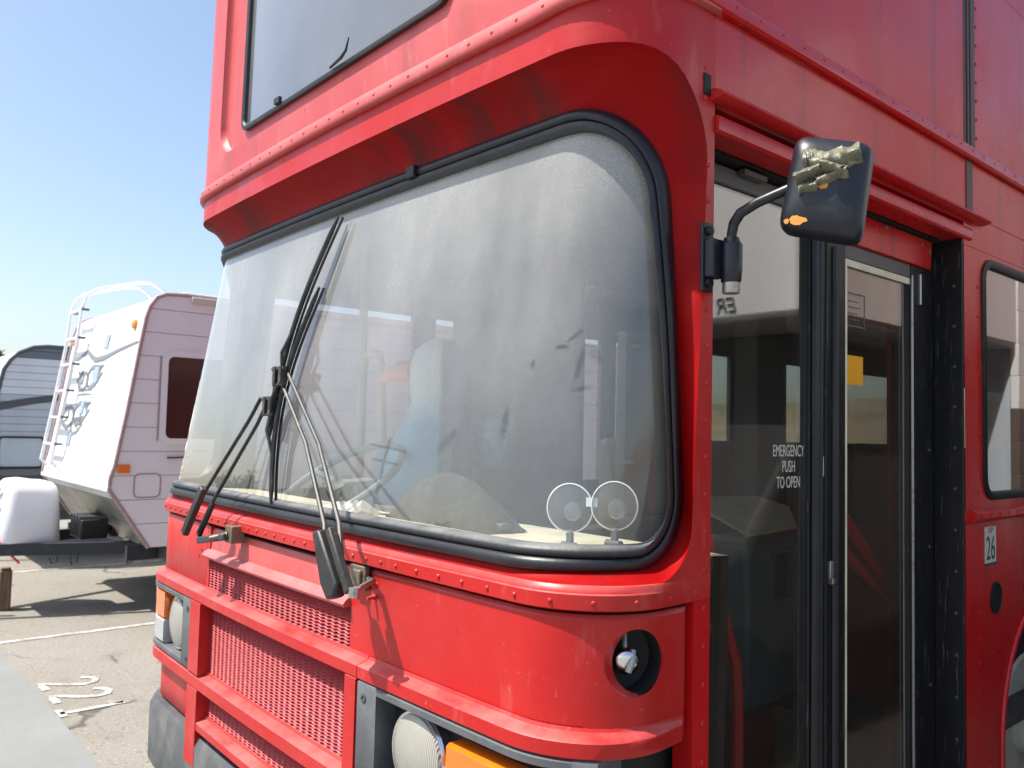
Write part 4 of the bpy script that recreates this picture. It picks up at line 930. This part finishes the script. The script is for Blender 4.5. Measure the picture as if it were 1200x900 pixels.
T1 = empty('travel_trailer', (-5.98, .78, 0)); tag(T1, 'white travel trailer with a ladder and leaf decals on its sunlit nose', 'travel trailer', 'travel trailers parked in the bays')
pf = [(.31, .624), (-.012, 1.105), (-.005, 1.20), (.025, 1.302), (.098, 1.749), (.177, 2.313), (.208, 2.514), (.235, 2.61), (.285, 2.69), (.36, 2.725), (.50, 2.735)]
yf1 = trailer_shell(T1, pf, 6.4, 2.4, 1.2, .0985*2, 'trailer_side', 'trailer_white', 2.735, .624, front_fn=lambda z: 'metalplate' if z < 1.0 else 'trailer_white', core='trim_pink')
# trim along the nose edge (rounded bead), both sides
for xx in (1.2, -1.2):
    m = MB(); m.tube([(xx, y-.004, z) for y, z in pf]+[(xx, 6.4, 2.735)], .016, 8); m.build('edge_trim', 'trim_pink', T1)
m = MB(); m.bar((-1.2, -.020, 1.105), (1.2, -.020, 1.105), .02, .035); m.build('nose_rail', 'gloss_white', T1, bevel=.004)
m = MB(); m.bar((1.215, .56, 2.70), (1.215, 3.4, 2.70), .035, .05); m.build('awning_rail', 'sticker', T1, bevel=.006)
for x, z in ((.93, 2.478), (-1.06, 2.452)):
    m = MB(); m.lathe((x, yf1(z)-.002, z), (0, -1, .2), [(.045, 0), (.04, .02), (.015, .032), (.002, .034)], 14); m.build('marker_lamp', 'amber_light', T1)
m = MB(); m.box((1.198, .036, 1.235), (1.216, .135, 1.305)); m.build('side_marker', 'amber', T1, bevel=.008)
def side_frame(root, x, y0, y1, z0, z1, r, mat_f, mat_g, w=.035):
    a = rrect((y0+y1)/2, (z0+z1)/2, y1-y0, z1-z0, r, 6); b = rrect((y0+y1)/2, (z0+z1)/2, y1-y0-2*w, z1-z0-2*w, max(r-w, .01), 6)
    f = MB(); f.grid([[(x, p, q) for p, q in a], [(x+.018, p, q) for p, q in a], [(x+.018, p, q) for p, q in b], [(x+.004, p, q) for p, q in b]], cv=True); fo = f.build('window_frame', mat_f, root)
    g = MB(); g.ngon([(x+.006, p, q) for p, q in b]); g.build('pane', mat_g, fo, smooth=False); return fo
side_frame(T1, 1.2, .345, 1.25, 1.47, 2.255, .10, 'trailer_side', 'rvwin', .05)
m = MB(); m.tube([(1.204, .335+.0*k, z) for k, z in enumerate((1.5, 2.2))], .006, 6); m.build('window_seal', 'trim_pink', T1)
a = rrect(.275, 1.132, .215, .20, .045, 6); b = rrect(.275, 1.132, .195, .18, .036, 6)
m = MB(); m.grid([[(1.2, p, q) for p, q in a], [(1.206, p, q) for p, q in a], [(1.206, p, q) for p, q in b], [(1.203, p, q) for p, q in b]], cv=True); h_ = m.build('hatch_frame', 'trim_pink', T1)
m = MB(); m.ngon([(1.2035, p, q) for p, q in b]); m.build('hatch_door', 'trailer_side', h_, smooth=False)
m = MB(); m.tube([(1.21, .42, 1.36), (1.225, .46, 1.36), (1.225, .56, 1.365), (1.21, .60, 1.365)], .008, 6); m.build('grab_handle', 'bolt', T1)
# ladder
lad = empty('ladder'); lad.parent = T1
for xx in (-.98, -.55):
    pts = [(xx, yf1(1.22)-.03, 1.20), (xx, yf1(1.26)-.09, 1.26)]+[(xx, yf1(z)-.10, z) for z in (1.5, 1.8, 2.1, 2.4)]
    pts += [(xx, .12, 2.75), (xx, .16, 2.88), (xx, .24, 2.95), (xx, .36, 2.99), (xx, .62, 3.07), (xx, .76, 3.085), (xx, .86, 3.03), (xx, .92, 2.92), (xx, .95, 2.74)]
    m = MB(); m.tube(pts, .016, 8); m.build('ladder_rail', 'gloss_white', lad)
for z in (1.42, 1.68, 1.94, 2.2, 2.46, 2.74):
    y = yf1(min(z, 2.5))-.10 if z < 2.6 else .12
    m = MB(); m.bar((-.98, y, z), (-.55, y, z), .035, .022); m.build('rung', 'gloss_white', lad, bevel=.004)
    for xx in (-.98, -.55):
        m = MB(); m.box((xx-.028, y-.005, z-.008), (xx+.028, y+.06, z+.010)); m.build('rung_clip', 'bolt', lad)
# decals: scrolls, a brow stripe and small blue squares
def nose_strip(pts, w, mat, name):
    m = MB(); A = []; Bb = []
    for i, (x, z) in enumerate(pts):
        x0, z0 = pts[max(i-1, 0)]; x1, z1 = pts[min(i+1, len(pts)-1)]; dx, dz = x1-x0, z1-z0; l = math.hypot(dx, dz) or 1; ww = w*(.25+.75*math.sin(PI*min(max(i/(len(pts)-1), .05), .95)))
        nx, nz = -dz/l*ww/2, dx/l*ww/2
        A.append((x+nx, yf1(z+nz)-.006, z+nz)); Bb.append((x-nx, yf1(z-nz)-.006, z-nz))
    m.grid([A, Bb]); return m.build(name, mat, T1, smooth=False)
nose_strip([(-1.05, 2.28), (-.8, 2.262), (-.48, 2.33), (-.30, 2.27), (-.12, 2.225), (.2, 2.235), (.6, 2.28), (1.12, 2.32)], .05, 'decal_grey', 'stripe_decal')
for x, z, s in ((.15, 2.385, .13), (0.0, 2.08, .15), (-.25, 1.78, .12), (-.48, 1.475, .13)):
    m = MB(); m.grid([[(x+dx*s, yf1(z+dz*s*.5)-.007, z+dz*s*.5) for dx in (-.5, .5)] for dz in (-1, 1)]); m.build('square_decal', 'decal_blue', T1, smooth=False)
def scroll(cx, cz, s, flip=1):
    for k, (a0, a1, r) in enumerate(((0, 4.2, .5), (.6, 4.6, .34), (1.2, 4.4, .2))):
        pts = [(cx+flip*(s*.35*k+s*r*math.cos(a0+(a1-a0)*i/12)), cz+s*.5*r*math.sin(a0+(a1-a0)*i/12)+.03*k) for i in range(13)]
        nose_strip(pts, .05*s/.5, 'decal_grey', 'scroll_decal')
    nose_strip([(cx-flip*s*.5, cz-.12*s), (cx-flip*s*.15, cz-.25*s), (cx+flip*s*.3, cz-.18*s), (cx+flip*s*.8, cz+.1*s)], .06*s/.5, 'decal_grey', 'scroll_decal')
scroll(-.10, 2.06, .40, 1); scroll(-.42, 2.03, .34, -1); scroll(-.30, 1.72, .42, 1); scroll(-.72, 1.68, .40, -1); scroll(-.35, 1.60, .3, 1)
for z in (1.90, 1.94): nose_strip([(-.55, z), (-.3, z+.005), (0, z)], .018, 'decal_grey', 'script_decal')
# tongue, propane cover, battery, chain, cord, jack
tg_ = empty('tongue'); tg_.parent = T1
for s in (-1, 1):
    m = MB(); m.bar((s*.95, 1.2, .56), (s*.06, -1.15, .56), .06, .10); m.build('tongue_beam', 'frame_black', tg_, bevel=.004)
m = MB(); m.bar((.98, .2, .56), (.98, 6.2, .56), .06, .12); m.bar((-.98, .2, .56), (-.98, 6.2, .56), .06, .12); m.bar((-.7, .55, .57), (.7, .55, .57), .05, .06); m.build('chassis_rail', 'frame_black', tg_)
m = MB(); m.bar((0, -1.5, .60), (0, -1.1, .58), .09, .07); m.lathe((0, -1.5, .57), (0, 0, 1), [(.06, 0), (.06, .07), (.03, .1)], 16); m.build('coupler', 'frame_black', tg_)
m = MB(); m.tube([(0, -.95, .02), (0, -.95, .95)], .03, 10); m.lathe((0, -.95, .0), (0, 0, 1), [(.1, 0), (.1, .015), (.03, .03)], 16); m.build('jack', 'steel', tg_)
m = MB(); m.bar((.62, .28, .632), (.80, .75, .632), .05, .02); m.build('grey_plate', 'steel', tg_)
cov = rrect(0, 0, .66, .44, .09, 5)
m = MB(); rows = []
for z, s in ((.60, 1.0), (.62, 1.03), (.86, .99), (1.03, .92), (1.09, .86), (1.125, .72), (1.135, .5)):
    rows.append([(x*s, -.36+y*s*(1 if y < 0 else .96), z-(.02*(y > .1))) for x, y in cov])
m.grid(rows, cv=True); m.ngon(rows[-1]); pc = m.build('propane_cover', 'gloss_white', tg_, ang=50)
for zz in (.78, .95):
    m = MB(); m.tube([(-.2, -.585, zz), (-.05, -.592, zz+.05), (.12, -.586, zz+.11)], [.008, .022, .010], 8); m.build('cover_groove', 'trailer_lgrey', pc)
m = MB(); m.dome((.30, -.36, .86), (1, 0, 0), .014, .01); m.build('cover_screw', 'bolt', pc)
m = MB(); m.box((.05, -.02, .62), (.42, .20, .79)); bt = m.build('battery_box', 'black', tg_, bevel=.012)
for k in range(4):
    m = MB(); m.bar((.08+.1*k, -.03, .805), (.08+.1*k, .21, .80), .03, .03); m.build('battery_strap', 'greyplastic', bt, bevel=.004)
m = MB(); m.box((.10, .24, .62), (.36, .40, .76)); m.build('battery_box', 'black', tg_, bevel=.02)
m = MB(); m.tube([(.25, -.70, .70), (.27, -.60, .62), (.32, -.52, .52), (.36, -.46, .45)], .010, 8); m.build('breakaway_cord', 'redcord', tg_)
m = MB()
for k in range(9): m.tube([(.20+.012*math.cos(t)*(1 if k % 2 else .3), -.78+.012*math.cos(t)*(.3 if k % 2 else 1), .52-.035*k+.024*math.sin(t)) for t in [2*PI*i/8 for i in range(8)]], .005, 5, closed=True)
m.build('safety_chain', 'frame_black', tg_, kind='stuff')
for yy, dz in ((.32, .09), (-.1, .07), (-.25, .05)):
    m = MB(); m.tube([(.55+yy*.2, yy-.02, .50), (.55+yy*.2, yy, .50-dz), (.55+yy*.2, yy+.04, .50-dz*.8), (.55+yy*.2, yy+.04, .51)], .006, 6); m.build('hanging_cable', 'black', tg_)
axle_wheels(T1, 1.2, 2.4, (3.2, 4.1))
m = MB(); m.box((-1.18, .45, .50), (1.18, 6.4, .622)); m.build('underbelly', 'trailer_dark', T1)

T2 = empty('travel_trailer', (-9.5, .55, 0)); tag(T2, 'grey corrugated travel trailer beyond the white one, at the photo left edge', 'travel trailer', 'travel trailers parked in the bays')
pf2 = [(.16, .60), (0, .95), (-.06, 1.5), (-.045, 1.95), (.0, 2.2), (.06, 2.31), (.14, 2.40), (.28, 2.47), (.42, 2.49)]
def t2c(z): return 'trailer_dark' if z < 1.0 else 'trailer_mid' if z < 1.10 else 'trailer_mid' if z > 2.27 else 'trailer_lgrey' if z > 1.9 else 'trailer_grey'
yf2 = trailer_shell(T2, pf2, 6.6, 2.4, 1.2, .083, 'trailer_grey', 'trailer_white', 2.49, .60, side_fn=t2c)
m = MB(); m.tube([(1.2, y, z) for y, z in pf2]+[(1.2, 6.6, 2.495)], .022, 8); m.build('edge_trim', 'trailer_dark', T2)
m = MB(); P2 = [(y, 1.77+.17*math.sin(min(1, (y+.1)/1.1)*PI/2)) for y in [-.05+i*.12 for i in range(12)]]
m.grid([[(1.206, y, z-.045+.02*i/12) for i, (y, z) in enumerate(P2)], [(1.206, y, z+.045-.02*i/12) for i, (y, z) in enumerate(P2)]]); m.build('swoosh_decal', 'trailer_dark', T2, smooth=False)
side_frame(T2, 1.2, -.02, .44, 1.10, 1.46, .05, 'black', 'rvglass', .022)
m = MB(); m.box((-1.15, .3, .5), (1.15, 6.6, .6)); m.build('underbelly', 'trailer_dark', T2)
for s in (-1, 1):
    m = MB(); m.bar((s*.95, 1.2, .56), (s*.06, -1.1, .56), .06, .10); m.build('tongue_beam', 'frame_black', T2)
axle_wheels(T2, 1.2, 2.4, (3.3, 4.2))

# ------------------------------------------------------------------ wooden post by the tongue
m = MB(); m.prism([(-6.06, .24, 0), (-5.955, .24, 0), (-5.955, .335, 0), (-6.06, .335, 0)], (0, 0, .345)); m.prism([(-6.05, .25, .345), (-5.965, .25, .345), (-5.965, .325, .345), (-6.05, .325, .345)], (.01, 0, .022))
tag(m.build('wooden_post', 'wood', bevel=.008), 'short weathered square wooden post standing under the trailer tongue', 'post')

# ------------------------------------------------------------------ neighbours on the door side, mirrored in the doors
FW = empty('motorhome', (3.27, 2.6, 0)); tag(FW, 'white cabover motorhome with an added black cab that darkens the bus door reflection', 'motorhome')
m = MB(); m.box((-1.25, 0, 2.26), (1.25, 2.2, 3.6)); m.build('cabover', 'trailer_white', FW, bevel=.035)
m = MB(); m.prism([(-1.05, .30, .16), (-1.05, -1.1, .16), (-1.05, -1.15, .95), (-1.05, -.25, 1.12), (-1.05, .45, 1.9), (-1.05, .55, 2.255), (-1.05, 2.2, 2.255), (-1.05, 2.2, .16)], (2.1, 0, 0)); m.build('cab', 'dark', FW, bevel=.05)  # cab added to keep the lower door reflection dark
m = MB(); m.box((-1.1, -1.25, .32), (1.1, -1.12, .55)); m.build('cab_bumper', 'bumper', FW, bevel=.03)
for k in range(14):
    z0 = .60+k*.212
    m = MB(); m.box((-1.25, 2.205, z0), (-1.2, 9.5, z0+.2105)); m.build('siding_plank', 'decal_brown' if z0 < 1.7 else 'trailer_white', FW, bevel=.003)
m = MB(); m.box((-1.2, 2.203, .55), (1.25, 9.5, 3.6)); m.build('body', 'trailer_grey', FW, bevel=.03)
for yy in (3.6, 6.0, 8.2):
    side = rrect(yy, 2.05, 1.0, .7, .08, 5); m = MB(); m.prism([(-1.251, a, b) for a, b in side], (-.012, 0, 0)); m.build('window', 'rvglass', FW)
text_mesh('lettering', 'ER', .12, 'decal_dark', (-.76, -.004, 2.345), (1, 0, 0), (0, 0, 1), FW, .002, shear=.3)
for yy in (-.55, 7.0):
    m = MB(); m.lathe((-1.16, yy, .4), (1, 0, 0), [(.2, 0), (.4, 0), (.4, .25), (.2, .25)], 28); m.build('tyre', 'tyre', FW)
T3 = empty('travel_trailer', (6.3, 12.6, 0)); tag(T3, 'light grey corrugated trailer seen only as a reflection in the rear door leaf', 'travel trailer', 'travel trailers parked in the bays')
trailer_shell(T3, [(0, .6), (-.05, 1.2), (.1, 2.4), (.4, 3.0)], 7, 2.4, 1.2, .2, 'trailer_lgrey', 'trailer_white', 3.0, .6)
T4 = empty('travel_trailer', (-27, -24, 0), PI); tag(T4, 'white trailer far across the drive, mirrored small in the windscreen', 'travel trailer', 'travel trailers parked in the bays')
trailer_shell(T4, [(.3, .6), (0, 1.1), (.1, 2.2), (.4, 2.7)], 7, 2.4, 1.2, .3, 'trailer_white', 'trailer_white', 2.7, .6)

# ------------------------------------------------------------------ power pole, bushes, tree, hills (mirrored in the windscreen)
pp = empty('power_pole', (-46, -31, 0)); tag(pp, 'wooden power pole with two cross arms, mirrored in the windscreen', 'power pole')
m = MB(); m.tube([(0, 0, 0), (0, 0, 9.6)], [.19, .12], 10); m.build('pole', 'pole', pp)
for z, w in ((8.9, 1.6), (7.9, 1.2)):
    m = MB(); m.bar((-w, w*.6, z), (w, -w*.6, z), .12, .14); m.build('cross_arm', 'pole', pp)
def foliage(root, c, rad, n, size, mat='leaf', seed=1, name='crown'):
    rn = random.Random(seed); m = MB(); cl = []
    for k in range(max(6, n//160)):
        d = Vector((rn.gauss(0, 1), rn.gauss(0, 1), rn.gauss(0, .9))).normalized(); cl.append(Vector((d.x*rad[0], d.y*rad[1], d.z*rad[2]))*rn.uniform(.3, .9))
    for k in range(n):
        q = rn.choice(cl); p = Vector(c)+q+Vector((rn.gauss(0, rad[0]*.2), rn.gauss(0, rad[1]*.2), rn.gauss(0, rad[2]*.2)))
        if p.z < .05: p.z = .05+rn.random()*.2
        a = Vector((rn.gauss(0, 1), rn.gauss(0, 1), rn.gauss(0, 1))).normalized()*size*rn.uniform(.6, 1.3); b = a.cross(Vector((rn.gauss(0, 1), rn.gauss(0, 1), rn.gauss(0, 1)))).normalized()*size*.45
        m.add([p-a, p+b, p+a, p-b], [(0, 1, 2, 3)])
    return m.build(name, mat, root, smooth=False)
def tree(loc, h, rad, n, label, seed, size=.16, cat='tree', nm='roadside_tree'):
    r_ = empty(nm, loc); tag(r_, label, cat, 'trees and shrubs around the lot')
    m = MB(); m.tube([(0, 0, 0), (.06, .03, h*.3), (-.04, .05, h*.62), (0, 0, h*.8)], [h*.035, h*.026, h*.018, h*.008], 8)
    rn = random.Random(seed)
    for k in range(6):
        t = 2*PI*k/6+rn.random(); m.tube([(0, 0, h*(.35+.05*k)), (rad[0]*.5*math.cos(t), rad[1]*.5*math.sin(t), h*(.55+.05*k))], [h*.014, h*.005], 6)
    m.build('trunk', 'bark', r_); foliage(r_, (0, 0, h-rad[2]), rad, n, size, seed=seed); return r_
tree((-26, 2.9, 0), 3.62, (.7, .7, .5), 900, 'thin tree top showing over the grey trailer roof', 5)
tree((-8.6, -7.6, 0), 1.5, (1.0, 1.0, .75), 2600, 'dense dark shrub across the drive, mirrored in the windscreen', 8, .09, 'shrub', 'dark_shrub')
for k, (x, y, h) in enumerate(((-60, -52, 6), (-66, -46, 5), (-72, -40, 7), (-52, -58, 5.5), (-80, -30, 6), (-44, -62, 6))):
    tree((x, y, 0), h, (3.2, 3.2, h*.36), 1500, ['roundest green tree of the far treeline', 'low green tree of the far treeline', 'tallest tree of the far treeline', 'narrow tree of the far treeline', 'leftmost tree of the far treeline', 'rightmost tree of the far treeline'][k], 20+k, .35)
m = MB(); rows = []
for j in range(5):
    row = []
    for i in range(97):
        t = 2*PI*i/96; rr_ = 420+j*60; hh = (0, .45, 1, .8, .2)[j]*(14+9*math.sin(3*t+1)+6*math.sin(7*t)+4*math.sin(13*t+2))
        row.append((rr_*math.cos(t), rr_*math.sin(t), max(-.5, hh)))
    rows.append(row)
m.grid(rows); tag(m.build('hills', 'hill', ang=60), kind='structure')

# ------------------------------------------------------------------ stuffed penguin slumped in the driver's seat
def penguin_mat():
    m = bpy.data.materials.new('penguin_plush'); m.use_nodes = True; t = m.node_tree; b = t.nodes['Principled BSDF']; b.inputs['Roughness'].default_value = .9
    tc = N(t, 'ShaderNodeTexCoord'); sp = N(t, 'ShaderNodeSeparateXYZ'); t.links.new(tc.outputs['Object'], sp.inputs[0])
    # pale front, slate back: split along a tilted plane
    a = N(t, 'ShaderNodeMath', operation='MULTIPLY_ADD'); a.inputs[1].default_value = 1.3; t.links.new(sp.outputs[1], a.inputs[0]); t.links.new(sp.outputs[0], a.inputs[2])
    r = N(t, 'ShaderNodeMapRange'); r.inputs[1].default_value = .015; r.inputs[2].default_value = .045; t.links.new(a.outputs[0], r.inputs[0])
    z = N(t, 'ShaderNodeMapRange'); z.inputs[1].default_value = .36; z.inputs[2].default_value = .50; t.links.new(sp.outputs[2], z.inputs[0])
    front = mixc(t, z.outputs[0], (.22, .42, .56), (.58, .62, .60))
    t.links.new(mixc(t, r.outputs[0], front, (.12, .14, .17)), b.inputs['Base Color'])
    n = N(t, 'ShaderNodeTexNoise', Scale=120); bp = N(t, 'ShaderNodeBump', Strength=.5, Distance=.01); t.links.new(n.outputs[0], bp.inputs['Height']); t.links.new(bp.outputs[0], b.inputs['Normal']); return m
MT['penguin'] = penguin_mat()
pg = empty('penguin_plush', (-.60, .96, 1.30)); tag(pg, 'large stuffed penguin toy with orange beak in the driver seat', 'stuffed toy')
m = MB(); rows = []
for (z, r_, ox) in ((-.22, .10, -.06), (-.18, .19, -.06), (-.05, .245, -.055), (.12, .245, -.04), (.28, .20, -.02), (.40, .145, 0), (.47, .128, .01), (.54, .14, .015), (.62, .142, .015), (.69, .115, .012), (.735, .06, .01), (.745, .01, .01)):
    rows.append([(ox+r_*math.cos(2*PI*i/32), .9*r_*math.sin(2*PI*i/32), z) for i in range(32)])
m.grid(rows, cv=True); m.ngon(rows[0][::-1]); m.ngon(rows[-1]); m.build('body', 'penguin', pg, ang=80)
m = MB(); m.tube([(-.08, -.07, .60), (-.15, -.10, .60), (-.21, -.13, .575), (-.25, -.15, .55)], [.055, .045, .028, .006], 14); m.build('beak', 'tan_orange', pg)
for s_ in (-1, 1):
    m = MB(); m.tube([(s_*.16-.03, -.02, .33), (s_*.25-.03, -.08, .18), (s_*.27-.03, -.14, .02)], [.05, .065, .03], 12, flat=.5); m.build('flipper', 'penguin', pg)
